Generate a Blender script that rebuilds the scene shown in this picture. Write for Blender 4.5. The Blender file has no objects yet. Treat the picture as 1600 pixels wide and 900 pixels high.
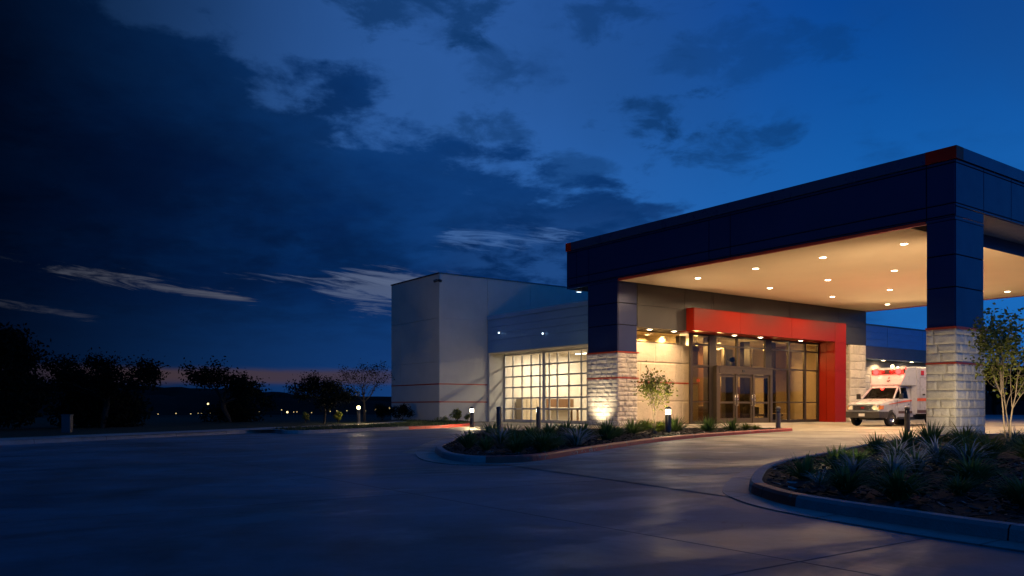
import bpy, bmesh, math, random
from mathutils import Vector, Matrix, noise
from math import sin, cos, pi, radians, atan2, sqrt, hypot

scene = bpy.context.scene
COL = scene.collection
S36, C36 = sin(radians(36)), cos(radians(36))

# ------------------------------------------------------------------ camera
cam_d = bpy.data.cameras.new('camera')
cam = bpy.data.objects.new('camera', cam_d); COL.objects.link(cam)
cam.location = (0, 0, .95)
cam.rotation_euler = (radians(90), 0, radians(-36))
cam_d.sensor_width = 36; cam_d.lens = 28.62; cam_d.shift_y = .11625
cam_d.clip_end = 5000; cam_d.clip_start = .05
scene.camera = cam
vs = scene.view_settings
vs.view_transform = 'Standard'; vs.look = 'None'; vs.exposure = 0; vs.gamma = 1; vs.use_curve_mapping = False
try:
    scene.cycles.use_denoising = True
    scene.cycles.max_bounces = 7
    scene.cycles.diffuse_bounces = 4
    scene.cycles.transparent_max_bounces = 12
    scene.cycles.sample_clamp_indirect = 4
    scene.cycles.caustics_reflective = False
    scene.cycles.caustics_refractive = False
except Exception: pass

# ------------------------------------------------------------------ node helper
class NT:
    def __init__(s, tree): s.t = tree; s.n = tree.nodes; s.l = tree.links
    def node(s, typ, **kw):
        n = s.n.new(typ)
        for k, v in kw.items(): setattr(n, k, v)
        return n
    def put(s, sock, v):
        if isinstance(v, bpy.types.NodeSocket): s.l.new(v, sock)
        else: sock.default_value = v
    def m(s, op, a, b=None, c=None, clamp=False):
        n = s.node('ShaderNodeMath', operation=op); n.use_clamp = clamp
        for i, v in enumerate((a, b, c)):
            if v is not None: s.put(n.inputs[i], v)
        return n.outputs[0]
    def ss(s, x, a, b, lo=0., hi=1.):
        n = s.node('ShaderNodeMapRange', interpolation_type='SMOOTHSTEP')
        for i, v in enumerate((x, a, b, lo, hi)): s.put(n.inputs[i], v)
        return n.outputs[0]
    def lin(s, x, a, b, lo=0., hi=1.):
        n = s.node('ShaderNodeMapRange')
        for i, v in enumerate((x, a, b, lo, hi)): s.put(n.inputs[i], v)
        return n.outputs[0]
    def mix(s, f, a, b, mode='MIX'):
        n = s.node('ShaderNodeMix', data_type='RGBA', blend_type=mode)
        s.put(n.inputs[0], f)
        for i, v in ((6, a), (7, b)):
            if isinstance(v, tuple) and len(v) == 3: v = (*v, 1)
            s.put(n.inputs[i], v)
        return n.outputs[2]
    def noise(s, vec, scale, detail=4, rough=.55, dist=0., dim='3D'):
        n = s.node('ShaderNodeTexNoise', noise_dimensions=dim)
        s.put(n.inputs['Vector'], vec); s.put(n.inputs['Scale'], scale); s.put(n.inputs['Detail'], detail)
        s.put(n.inputs['Roughness'], rough); s.put(n.inputs['Distortion'], dist)
        return n.outputs[0]
    def xyz(s, v):
        n = s.node('ShaderNodeSeparateXYZ'); s.put(n.inputs[0], v); return n.outputs
    def comb(s, x, y, z):
        n = s.node('ShaderNodeCombineXYZ')
        for i, v in enumerate((x, y, z)): s.put(n.inputs[i], v)
        return n.outputs[0]

# ------------------------------------------------------------------ world: dusk sky with cloud banks
world = bpy.data.worlds.new('World'); scene.world = world; world.use_nodes = True
SKY = 1.0; BACK = 1.3
def build_sky():
    T = NT(world.node_tree); T.n.clear()
    d = T.node('ShaderNodeTexCoord').outputs['Generated']
    x, y, z = T.xyz(d)
    fw = T.m('ADD', T.m('MULTIPLY', x, S36), T.m('MULTIPLY', y, C36))
    rt = T.m('SUBTRACT', T.m('MULTIPLY', x, C36), T.m('MULTIPLY', y, S36))
    az = T.m('ARCTAN2', rt, fw)
    el = T.m('ARCSINE', z)
    zz = T.m('ADD', T.m('MAXIMUM', z, 0.), .16)
    p = T.comb(T.m('DIVIDE', rt, zz), T.m('DIVIDE', fw, zz), 0.)
    pa = T.comb(T.m('MULTIPLY', az, 1.), T.m('MULTIPLY', el, 1.), 3.1)
    n1 = T.noise(p, 1.15, 10, .60, .15)
    n2 = T.noise(p, 4.6, 9, .62, .2)
    n3 = T.noise(pa, 3.2, 5, .5, .2)
    n4 = T.noise(T.comb(T.m('MULTIPLY', az, 1.), T.m('MULTIPLY', el, 2.1), 7.3), 13., 9, .62, .35)
    n5 = T.noise(T.comb(az, T.m('MULTIPLY', el, 1.8), 2.3), 5.2, 9, .6, .3)
    # clear dusk sky: paler towards the glow low in the sky, deep blue overhead and to the right
    clear = T.mix(T.ss(el, .10, .52), (.010, .135, .47), (.0008, .050, .275))
    clear = T.mix(T.m('MULTIPLY', T.ss(az, .45, -.15), .75), clear, (.034, .118, .36))
    clear = T.mix(T.ss(el, .6, 1.35), clear, (.001, .030, .140))
    clear = T.mix(T.m('MULTIPLY', T.ss(n3, .42, .68), .28), clear, (.012, .062, .20))
    # scattered small dark clouds
    small = T.m('MULTIPLY', T.ss(T.m('ADD', n1, T.m('MULTIPLY', T.m('SUBTRACT', n2, .5), .5)), .525, .70), T.ss(el, .62, .30))
    small = T.m('MULTIPLY', small, T.ss(az, .66, .22))
    clear = T.mix(T.m('MULTIPLY', small, .7), clear, (.003, .030, .125))
    # separate small dark clouds
    for a0, e0, wa, we, k_ in ((-.105, .462, .13, .055, .72), (.10, .437, .11, .045, .55), (.155, .338, .075, .034, .75), (.0, .40, .08, .035, .45), (.235, .290, .10, .030, .6), (.27, .40, .14, .035, .35), (-.03, .33, .07, .03, .6), (.09, .285, .09, .025, .5)):
        q1 = T.m('DIVIDE', T.m('SUBTRACT', az, a0), wa); q2 = T.m('DIVIDE', T.m('SUBTRACT', el, e0), we)
        gg = T.m('EXPONENT', T.m('MULTIPLY', T.m('ADD', T.m('MULTIPLY', q1, q1), T.m('MULTIPLY', q2, q2)), -1.))
        mk = T.ss(T.m('ADD', gg, T.m('ADD', T.m('MULTIPLY', T.m('SUBTRACT', n4, .5), 2.6), T.m('MULTIPLY', T.m('SUBTRACT', n5, .5), 2.4))), .45, 1.05)
        mk = T.m('MULTIPLY', mk, T.ss(gg, .01, .18))
        clear = T.mix(T.m('MULTIPLY', mk, k_), clear, (.003, .032, .125))
    # the big bank
    edge = T.m('SUBTRACT', .300, T.m('MULTIPLY', az, .345))
    gap = T.m('SUBTRACT', edge, el)
    wob = T.m('ADD', T.m('MULTIPLY', T.m('SUBTRACT', n1, .5), .40), T.m('ADD', T.m('MULTIPLY', T.m('SUBTRACT', n2, .5), .13), T.m('MULTIPLY', T.m('SUBTRACT', n4, .5), .13)))
    bank = T.ss(T.m('ADD', gap, wob), -.012, .038)
    bank = T.m('MULTIPLY', bank, T.ss(az, .52, .22))
    cl = T.mix(T.ss(T.m('ADD', T.m('MULTIPLY', n2, .5), T.m('MULTIPLY', n5, .5)), .38, .62), (.0002, .011, .060), (.0015, .030, .140))
    cl = T.mix(T.m('MULTIPLY', T.ss(n1, .42, .62), .6), cl, (.0008, .014, .082))
    cl = T.mix(T.ss(el, .16, .03), cl, (.0055, .040, .165))
    lowr = T.m('MULTIPLY', T.m('MULTIPLY', T.ss(az, -.17, .06), T.ss(el, .27, .18)), T.ss(n2, .40, .60))
    cl = T.mix(T.m('MULTIPLY', lowr, .7), cl, (.018, .080, .27))
    rim = T.ss(T.m('ADD', gap, wob), .20, .0)
    cl = T.mix(T.m('MULTIPLY', rim, .5), cl, (.006, .052, .21))
    c = T.mix(T.m('MULTIPLY', bank, .96), clear, cl)
    # left of the sky darkened: a vignette put into its brightness
    ca = T.m('COSINE', T.m('ADD', az, radians(58)))
    D = T.ss(ca, .965, .60, .025, 1.)
    D = T.m('ADD', D, T.m('MULTIPLY', T.m('SUBTRACT', 1., D), T.m('MULTIPLY', T.ss(el, .6, 1.3), .35)))
    c = T.mix(1., c, T.comb(D, D, D), 'MULTIPLY')
    # long ragged openings low in the bank
    w1 = T.m('MULTIPLY', T.m('SUBTRACT', T.noise(T.comb(T.m('MULTIPLY', az, 9.), T.m('MULTIPLY', el, 14.), 4.), 1., 4, .6), .5), .016)
    elw = T.m('ADD', el, w1)
    st = T.comb(T.m('MULTIPLY', az, 8.5), T.m('MULTIPLY', T.m('ADD', el, T.m('MULTIPLY', az, .10)), 88.), 1.7)
    s1 = T.noise(st, 1.0, 10, .68, .8)
    def band(c0, slope, w, a0, a1, a2, a3, thr):
        cen = T.m('ADD', c0, T.m('MULTIPLY', az, slope))
        q = T.m('DIVIDE', T.m('SUBTRACT', elw, cen), w)
        g = T.m('EXPONENT', T.m('MULTIPLY', T.m('MULTIPLY', q, q), -1.))
        lim = T.m('MULTIPLY', T.ss(az, a0, a1), T.ss(az, a3, a2))
        return T.ss(T.m('ADD', T.m('MULTIPLY', T.m('MULTIPLY', g, lim), .42), T.m('MULTIPLY', s1, .95)), thr, thr + .20)
    Ds = T.m('POWER', D, .36)
    b1 = band(.085, -.125, .014, -.80, -.6, -.33, -.24, .80)
    b2 = band(.146, -.02, .013, -.40, -.31, -.12, .03, .82)
    b2b = band(.140, -.03, .032, -.31, -.17, -.10, -.0, .70)
    b3 = band(.203, .02, .022, -.16, -.06, .05, .15, .76)
    b4 = band(.048, -.108, .009, -.75, -.62, -.49, -.42, .80)
    for b, colr, k in ((b1, (.115, .125, .17), .75), (b2, (.10, .135, .235), .7), (b2b, (.10, .135, .235), .7), (b3, (.06, .15, .38), .7), (b4, (.10, .105, .145), .5)):
        cc = T.mix(1., colr, T.comb(Ds, Ds, Ds), 'MULTIPLY')
        c = T.mix(T.m('MULTIPLY', b, k), c, cc)
    # last warm light at the horizon
    q = T.m('DIVIDE', T.m('SUBTRACT', el, T.m('ADD', .036, T.m('MULTIPLY', T.m('SUBTRACT', s1, .5), .010))), .0088)
    g = T.m('EXPONENT', T.m('MULTIPLY', T.m('MULTIPLY', T.m('MULTIPLY', q, q), T.m('MULTIPLY', q, q)), -1.))
    g = T.m('MULTIPLY', g, T.m('MULTIPLY', T.ss(az, -.62, -.42), T.ss(az, .0, -.22)))
    c = T.mix(T.m('MULTIPLY', g, .75), c, (.064, .038, .036))
    # brighter dusk glow in the open sky behind the viewer
    back = T.m('MULTIPLY', T.ss(T.m('COSINE', T.m('SUBTRACT', az, radians(-172))), .0, .8), T.ss(el, 1.4, .5))
    k = T.m('ADD', 1., T.m('MULTIPLY', back, BACK))
    c = T.mix(1., c, T.comb(T.m('POWER', k, -.8), T.m('POWER', k, .95), T.m('POWER', k, .9)), 'MULTIPLY')
    # below the horizon
    c = T.mix(T.ss(el, .0, -.03), c, (.002, .006, .018))
    bg = T.node('ShaderNodeBackground'); T.put(bg.inputs[0], c); bg.inputs[1].default_value = SKY
    out = T.node('ShaderNodeOutputWorld'); T.l.new(bg.outputs[0], out.inputs[0])
build_sky()

# ------------------------------------------------------------------ materials
WARM = (1., .655, .345)
def newmat(name):
    m = bpy.data.materials.new(name); m.use_nodes = True
    T = NT(m.node_tree); T.n.clear()
    b = T.node('ShaderNodeBsdfPrincipled'); o = T.node('ShaderNodeOutputMaterial')
    T.l.new(b.outputs[0], o.inputs[0])
    return m, T, b, o
def mat(name, col, rough=.6, metal=0., var=.12, vs=3., bump=0., bs=40., spec=.5, rvar=.08, stretch=None, coat=0.):
    m, T, b, o = newmat(name)
    pos = T.node('ShaderNodeNewGeometry').outputs['Position']
    if stretch:
        v = T.node('ShaderNodeVectorMath', operation='MULTIPLY'); T.put(v.inputs[0], pos); v.inputs[1].default_value = stretch
        pos = v.outputs[0]
    n = T.noise(pos, vs, 6, .6)
    k = T.lin(n, .25, .75, 1 - var, 1 + var)
    c = T.mix(1., tuple(col), T.comb(k, k, k), 'MULTIPLY')
    T.put(b.inputs['Base Color'], c)
    T.put(b.inputs['Roughness'], T.lin(T.noise(pos, vs * 2.3, 4, .6), .25, .75, max(.02, rough - rvar), min(1, rough + rvar)))
    b.inputs['Metallic'].default_value = metal
    b.inputs['Specular IOR Level'].default_value = spec
    if coat: b.inputs['Coat Weight'].default_value = coat; b.inputs['Coat Roughness'].default_value = .06
    if bump:
        bn = T.node('ShaderNodeBump'); bn.inputs['Strength'].default_value = bump; bn.inputs['Distance'].default_value = .02
        T.put(bn.inputs['Height'], T.noise(pos, bs, 5, .6)); T.l.new(bn.outputs[0], b.inputs['Normal'])
    return m
def emit(name, col, s):
    m, T, b, o = newmat(name)
    T.n.remove(b); e = T.node('ShaderNodeEmission'); e.inputs[0].default_value = (*col, 1); e.inputs[1].default_value = s
    T.l.new(e.outputs[0], o.inputs[0]); return m
def glassmat(name, tint, refl=.9, rough=.02):
    m, T, b, o = newmat(name); T.n.remove(b)
    tr = T.node('ShaderNodeBsdfTransparent'); tr.inputs[0].default_value = (*tint, 1)
    gl = T.node('ShaderNodeBsdfGlossy'); gl.inputs['Roughness'].default_value = rough; gl.inputs[0].default_value = (refl, refl, refl, 1)
    lw = T.node('ShaderNodeLayerWeight'); lw.inputs[0].default_value = .5
    fr = T.m('ADD', .035, T.m('MULTIPLY', T.m('POWER', lw.outputs['Facing'], 4.), .25))
    mx = T.node('ShaderNodeMixShader'); T.l.new(fr, mx.inputs[0]); T.l.new(tr.outputs[0], mx.inputs[1]); T.l.new(gl.outputs[0], mx.inputs[2])
    T.l.new(mx.outputs[0], o.inputs[0]); return m

def concrete(name, col, joint=None, damp=1.):
    m, T, b, o = newmat(name)
    pos = T.node('ShaderNodeNewGeometry').outputs['Position']
    n1 = T.noise(pos, .33, 6, .6, .6); n2 = T.noise(pos, 1.3, 6, .62, .3); n3 = T.noise(pos, 18., 4, .7)
    k = T.m('ADD', T.m('ADD', T.lin(n1, .32, .68, .25, 1.4), T.lin(n2, .3, .7, -.34, .34)), T.lin(n3, .3, .7, -.10, .10))
    c = T.mix(1., tuple(col), T.comb(k, k, k), 'MULTIPLY')
    sx = T.node('ShaderNodeVectorMath', operation='MULTIPLY'); T.put(sx.inputs[0], pos); sx.inputs[1].default_value = (.5, 1.3, 1.)
    n4 = T.noise(sx.outputs[0], .62, 5, .55, .9)
    wet = T.ss(T.m('ADD', n4, T.lin(n2, .3, .7, -.06, .06)), .47, .63)
    r = T.m('SUBTRACT', T.lin(n2, .3, .7, .58, .72), T.m('MULTIPLY', wet, .20 * damp))
    hgt = T.m('ADD', T.m('MULTIPLY', n3, .35), T.m('MULTIPLY', T.noise(pos, 90., 3, .6), .2))
    hgt = T.m('MULTIPLY', hgt, T.lin(wet, 0., 1., 1., .5))
    if joint:
        px, py, pz = T.xyz(pos)
        jj = None
        for co, per, off in ((px, joint[0], joint[1]), (py, joint[2], joint[3])):
            f = T.m('ABSOLUTE', T.m('SUBTRACT', T.m('FRACT', T.m('DIVIDE', T.m('ADD', co, off), per)), .5))
            w = T.ss(f, .5 - .018 / per, .5 - .005 / per)
            jj = w if jj is None else T.m('MAXIMUM', jj, w)
        c = T.mix(T.m('MULTIPLY', jj, .5), c, (.02, .02, .02))
        r = T.m('ADD', r, T.m('MULTIPLY', jj, .3))
        hgt = T.m('SUBTRACT', hgt, jj)
    # oil drips and old stains
    so = T.noise(pos, .85, 3, .5, 1.2)
    st_ = T.m('MULTIPLY', T.ss(T.m('ADD', so, T.lin(n3, .3, .7, -.05, .05)), .60, .70), .45)
    c = T.mix(st_, c, (.028, .027, .026))
    # hairline cracks
    vo = T.node('ShaderNodeTexVoronoi', feature='DISTANCE_TO_EDGE'); vo.inputs['Scale'].default_value = .16
    wv = T.node('ShaderNodeVectorMath', operation='ADD'); T.put(wv.inputs[0], pos)
    T.put(wv.inputs[1], T.comb(T.m('MULTIPLY', n2, 1.6), T.m('MULTIPLY', n1, 2.), 0.)); T.l.new(wv.outputs[0], vo.inputs['Vector'])
    ck = T.m('MULTIPLY', T.ss(vo.outputs['Distance'], .004, .0008), T.ss(n1, .48, .55))
    c = T.mix(T.m('MULTIPLY', ck, .6), c, (.03, .03, .03))
    T.put(b.inputs['Base Color'], c); T.put(b.inputs['Roughness'], r)
    b.inputs['Specular IOR Level'].default_value = .8
    b0 = T.node('ShaderNodeBump'); b0.inputs['Strength'].default_value = .45; b0.inputs['Distance'].default_value = .05
    T.put(b0.inputs['Height'], T.noise(pos, .9, 3, .5, .6))
    bn = T.node('ShaderNodeBump'); bn.inputs['Strength'].default_value = .35; bn.inputs['Distance'].default_value = .008
    T.l.new(b0.outputs[0], bn.inputs['Normal']); T.put(bn.inputs['Height'], hgt); T.l.new(bn.outputs[0], b.inputs['Normal'])
    return m

def foliage(name, a, bcol, rough=.45, trans=.25, spec=.4):
    m, T, b, o = newmat(name)
    oi = T.node('ShaderNodeObjectInfo').outputs['Random']
    pos = T.node('ShaderNodeNewGeometry')
    f = T.m('ADD', T.m('MULTIPLY', T.noise(pos.outputs['Position'], 9., 3, .6), .7), T.m('MULTIPLY', pos.outputs['Random Per Island'], .5))
    f = T.m('ADD', f, T.m('MULTIPLY', T.m('SUBTRACT', oi, .5), .3))
    c = T.mix(T.lin(f, .2, .9), a, bcol)
    T.put(b.inputs['Base Color'], c); b.inputs['Roughness'].default_value = rough
    b.inputs['Specular IOR Level'].default_value = spec
    if trans:
        tl = T.node('ShaderNodeBsdfTranslucent'); T.put(tl.inputs[0], c)
        mx = T.node('ShaderNodeMixShader'); mx.inputs[0].default_value = trans
        T.l.new(b.outputs[0], mx.inputs[1]); T.l.new(tl.outputs[0], mx.inputs[2]); T.l.new(mx.outputs[0], o.inputs[0])
    return m

def limestone(name, col, var=.3):
    m, T, b, o = newmat(name)
    g = T.node('ShaderNodeNewGeometry'); pos = g.outputs['Position']
    n = T.noise(pos, 2.2, 7, .65, .4); n2 = T.noise(pos, 22., 5, .65)
    k = T.m('ADD', T.lin(n, .3, .7, 1 - var * .5, 1 + var * .35), T.lin(n2, .3, .7, -.12, .12))
    k = T.m('MULTIPLY', k, T.lin(g.outputs['Random Per Island'], 0., 1., .86, 1.1))
    c = T.mix(1., tuple(col), T.comb(k, k, k), 'MULTIPLY')
    T.put(b.inputs['Base Color'], c); b.inputs['Roughness'].default_value = .85; b.inputs['Specular IOR Level'].default_value = .25
    bn = T.node('ShaderNodeBump'); bn.inputs['Strength'].default_value = .6; bn.inputs['Distance'].default_value = .015
    T.put(bn.inputs['Height'], T.noise(pos, 14., 6, .65)); T.l.new(bn.outputs[0], b.inputs['Normal'])
    return m

MT = dict(
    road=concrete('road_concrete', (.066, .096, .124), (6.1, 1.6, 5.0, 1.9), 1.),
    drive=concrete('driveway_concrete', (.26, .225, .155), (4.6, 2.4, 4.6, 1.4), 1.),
    walk=concrete('walk_concrete', (.25, .235, .21), (1.5, 0, 1.5, .3), .2),
    kerb=mat('kerb_concrete', (.21, .215, .22), .75, var=.25, vs=2.5, bump=.4, bs=60),
    redkerb=None,
    soil=mat('mulch_soil', (.014, .011, .009), .9, var=.6, vs=9, bump=1., bs=30, spec=.2),
    chip=mat('mulch_chip', (.032, .024, .019), .8, var=.5, vs=20, spec=.3),
    palechip=mat('pale_chip', (.25, .23, .21), .6, var=.3, vs=20),
    grass=foliage('grass_green', (.012, .03, .008), (.03, .06, .014), .6, .2),
    lawn=mat('lawn_soil', (.014, .024, .010), .9, var=.5, vs=2, bump=.7, bs=40, spec=.2),
    terrain=mat('field_grass', (.012, .018, .010), .95, var=.5, vs=.05, bump=.5, bs=3, spec=.1),
    hill=mat('wooded_hill', (.010, .014, .012), .95, var=.5, vs=.03, bump=1., bs=.4, spec=.05),
    navy=mat('navy_panel', (.0042, .018, .095), .34, .25, var=.10, vs=.6, rvar=.06, spec=.55),
    navydark=mat('panel_backing', (.0015, .002, .004), .9, spec=.1),
    coping=mat('coping_metal', (.016, .045, .13), .3, .3, var=.08, vs=.6),  # paler than the panels: sky reflection put into the colour
    char=mat('charcoal_panel', (.040, .041, .043), .42, .2, var=.12, vs=.7, rvar=.06),
    red=mat('red_panel', (.20, .009, .0018), .42, .0, var=.08, vs=.8, rvar=.06, spec=.22),
    redtrim=mat('red_trim', (.36, .040, .014), .4, .0, var=.1, vs=2),
    soffit=mat('soffit_plaster', (.78, .67, .52), .75, var=.04, vs=.5, spec=.2),
    white=mat('cream_panel', (.47, .46, .41), .75, var=.09, vs=.8, bump=.15, bs=35, spec=.3),
    siding=mat('siding_metal', (.17, .34, .58), .42, .45, var=.08, vs=1.2, stretch=(1, 1, 6), spec=.5),
    band=mat('wing_band', (.15, .15, .17), .5, .2, var=.1),
    capm=mat('roof_cap_metal', (.12, .13, .16), .35, .6),
    stone=limestone('split_face_stone', (.60, .55, .46)),
    sawn=limestone('sawn_stone', (.56, .48, .36), .2),
    mortar=mat('mortar', (.17, .15, .125), .95, bump=.4),
    bronze=mat('dark_bronze', (.050, .042, .034), .38, .6, var=.12, vs=4),
    doorfr=mat('door_bronze', (.115, .090, .062), .36, .7, var=.1, vs=4),
    steel=mat('brushed_steel', (.6, .57, .52), .25, 1., var=.05),
    alum=mat('door_aluminium', (.55, .54, .52), .45, .3, var=.08, vs=4),
    glass=glassmat('lobby_glass', (.60, .55, .42)),
    gglass=glassmat('garage_glass', (.92, .89, .84), .6, .08),
    cabglass=None,
    inwall=mat('interior_wall', (.50, .42, .30), .8, var=.06),
    infloor=mat('interior_floor', (.26, .21, .15), .25, var=.15),
    inceil=mat('interior_ceiling', (.78, .70, .55), .8),
    gwall=mat('garage_wall', (.74, .69, .60), .8, var=.05),
    wood=mat('brown_wood', (.14, .07, .03), .45, var=.3, vs=3, stretch=(1, 1, .15)),
    darkint=mat('dark_interior', (.03, .024, .018), .6),
    fabric=mat('chair_fabric', (.06, .05, .04), .9, var=.2, vs=8),
    post=mat('bollard_paint', (.045, .045, .05), .45, .3, var=.12, vs=6),
    postg=mat('bollard_grey', (.13, .12, .105), .45, .5, var=.15, vs=6),
    dlens=mat('dark_lens', (.05, .055, .07), .15),
    lens=emit('lit_lens', (1., .82, .52), 14.),
    lens2=emit('lit_globe', (1., .78, .38), 6.),
    dl=emit('downlight_glow', (1., .80, .52), 26.),
    tube=emit('fluorescent_glow', (1., .95, .78), 9.),
    pend=emit('pendant_glow', (1., .78, .42), 12.),
    cool=emit('cool_lamp', (.62, .82, 1.), 4.),
    far=emit('far_lamp', (1., .72, .30), .9),
    farb=emit('far_lamp_bright', (1., .76, .36), 2.4),
    farw=emit('far_window', (1., .7, .3), .10),
    leafA=foliage('leaf_lily', (.04, .095, .025), (.10, .18, .05), .45, .42),
    leafB=foliage('leaf_grass', (.055, .12, .025), (.14, .21, .05), .45, .42),
    leafV=foliage('leaf_pale', (.32, .35, .33), (.55, .56, .50), .45, .4),
    leafY=foliage('leaf_lime', (.09, .125, .014), (.20, .21, .025), .45, .35),
    leafT=foliage('leaf_tree', (.09, .125, .022), (.22, .23, .04), .5, .5),
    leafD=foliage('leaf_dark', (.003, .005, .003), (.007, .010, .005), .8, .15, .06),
    bark=mat('bark', (.10, .075, .055), .9, var=.4, vs=8, bump=.6, bs=30),
    barkp=mat('pale_bark', (.22, .17, .125), .85, var=.35, vs=9, bump=.4, bs=40),
    barkd=mat('dark_bark', (.020, .016, .013), .95, var=.3, vs=6),
    paint=mat('white_vehicle_paint', (.40, .41, .44), .3, var=.03, vs=2, coat=.6),
    rubber=mat('tyre_rubber', (.012, .012, .012), .8, var=.2),
    black=mat('black_plastic', (.018, .018, .018), .5),
    grey=mat('bumper_grey', (.05, .047, .043), .5, .2),
    chrome=mat('chrome', (.65, .64, .62), .15, 1.),
    orange=mat('orange_stripe', (.55, .10, .03), .35),
    maroon=mat('dark_stripe', (.07, .035, .028), .4),
    redlit=emit('red_beacon', (1., .03, .025), 5.),
    redhot=emit('red_beacon_core', (1., .03, .025), 8.),
    redoff=mat('red_lens', (.35, .02, .02), .2),
    amber=mat('amber_lens', (.6, .2, .04), .2),
    headl=emit('headlight', (1., .62, .27), 1.0),
    plate=mat('number_plate', (.75, .74, .7), .5),
    clinic=mat('far_house', (.05, .045, .045), .9),
)
def redk():
    m, T, b, o = newmat('red_kerb_paint')
    pos = T.node('ShaderNodeNewGeometry').outputs['Position']
    w = T.ss(T.m('ADD', T.noise(pos, 5., 7, .7), T.m('MULTIPLY', T.noise(pos, 30., 4, .7), .25)), .70, .78)
    c = T.mix(T.lin(T.noise(pos, 1.5, 5), .3, .7), (.46, .028, .018), (.62, .050, .030))
    T.put(b.inputs['Base Color'], T.mix(T.m('MULTIPLY', w, .7), c, (.22, .19, .17)))
    b.inputs['Roughness'].default_value = .6
    return m
MT['redkerb'] = redk()
MT['cabglass'] = glassmat('cab_glass', (.14, .15, .14), .9)
def worn():
    m, T, b, o = newmat('worn_white_paint')
    pos = T.node('ShaderNodeNewGeometry').outputs['Position']
    w = T.ss(T.m('ADD', T.noise(pos, 9., 6, .75), T.m('MULTIPLY', T.noise(pos, 40., 3, .7), .3)), .60, .66)
    b.inputs['Base Color'].default_value = (.55, .50, .42, 1); b.inputs['Roughness'].default_value = .6
    tr = T.node('ShaderNodeBsdfTransparent'); mx = T.node('ShaderNodeMixShader')
    T.put(mx.inputs[0], w); T.l.new(b.outputs[0], mx.inputs[1]); T.l.new(tr.outputs[0], mx.inputs[2]); T.l.new(mx.outputs[0], o.inputs[0])
    return m
MT['worn'] = worn()

# ------------------------------------------------------------------ mesh helpers
class MB:
    def __init__(s): s.v = []; s.f = []; s.mi = []; s.cur = 0; s.smooth = []; s.sm = False
    def face(s, *idx): s.f.append(tuple(idx)); s.mi.append(s.cur); s.smooth.append(s.sm)
    def add(s, verts, faces):
        o = len(s.v); s.v += [tuple(p) for p in verts]
        for f in faces: s.face(*[o + i for i in f])
        return s
    def box(s, x0, x1, y0, y1, z0, z1):
        s.add([(x0,y0,z0),(x1,y0,z0),(x1,y1,z0),(x0,y1,z0),(x0,y0,z1),(x1,y0,z1),(x1,y1,z1),(x0,y1,z1)],
              [(0,3,2,1),(4,5,6,7),(0,1,5,4),(1,2,6,5),(2,3,7,6),(3,0,4,7)]); return s
    def prism(s, poly, z0, z1):
        n = len(poly)
        s.add([(x,y,z0) for x,y in poly] + [(x,y,z1) for x,y in poly],
              [tuple(range(n-1,-1,-1)), tuple(range(n,2*n))] + [(i,(i+1)%n,n+(i+1)%n,n+i) for i in range(n)]); return s
    def loft(s, rings, cap=True, closed=True):
        n = len(rings[0]); o = len(s.v)
        for r in rings: s.v += [tuple(p) for p in r]
        for k in range(len(rings)-1):
            for i in range(n if closed else n-1):
                j = (i+1) % n
                s.face(o+k*n+i, o+k*n+j, o+(k+1)*n+j, o+(k+1)*n+i)
        if cap and closed:
            s.face(*[o+i for i in range(n-1,-1,-1)]); s.face(*[o+(len(rings)-1)*n+i for i in range(n)])
        return s
    def tube(s, pts, rad, n=8, cap=True):
        pts = [Vector(p) for p in pts]; rings = []
        for i, p in enumerate(pts):
            t = (pts[min(i+1,len(pts)-1)] - pts[max(i-1,0)]).normalized()
            a = t.orthogonal().normalized() if i == 0 else (a - t*a.dot(t)).normalized()
            b = t.cross(a); r = rad[i] if isinstance(rad,(list,tuple)) else rad
            rings.append([p + (a*cos(2*pi*k/n) + b*sin(2*pi*k/n))*r for k in range(n)])
        return s.loft(rings, cap)
    def lathe(s, prof, n=20, c=(0,0,0), cap=True):
        rings = [[(c[0]+r*cos(2*pi*k/n), c[1]+r*sin(2*pi*k/n), c[2]+z) for k in range(n)] for r, z in prof]
        return s.loft(rings, cap)
    def sphere(s, c, r, n=12, m=8, sz=1.):
        return s.lathe([(max(.001, r*sin(pi*k/m)), -r*sz*cos(pi*k/m)) for k in range(m+1)], n, c)
    def xf(s, M, start=0):
        for i in range(start, len(s.v)): s.v[i] = tuple(M @ Vector(s.v[i]))
        return s
    def build(s, name, mats, parent=None, loc=None, rz=0, bevel=0., smooth=False, recalc=True):
        me = bpy.data.meshes.new(name)
        off = Vector(loc) if loc and not parent else Vector((0,0,0))
        me.from_pydata(s.v, [], s.f)
        for m in (mats if isinstance(mats,(list,tuple)) else [mats]): me.materials.append(m)
        for p, k, q in zip(me.polygons, s.mi, s.smooth): p.material_index = k; p.use_smooth = smooth or q
        if recalc or bevel:
            bm = bmesh.new(); bm.from_mesh(me)
            if recalc: bmesh.ops.recalc_face_normals(bm, faces=bm.faces)
            if bevel:
                ed = [e for e in bm.edges if len(e.link_faces)==2 and e.calc_face_angle(0) > .6]
                bmesh.ops.bevel(bm, geom=ed, offset=bevel, segments=2, affect='EDGES', profile=.6, clamp_overlap=True)
            bm.to_mesh(me); bm.free()
        me.update()
        o = bpy.data.objects.new(name, me); COL.objects.link(o)
        if parent: o.parent = parent
        elif loc: o.location = loc
        if rz: o.rotation_euler.z = rz
        return o

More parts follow.
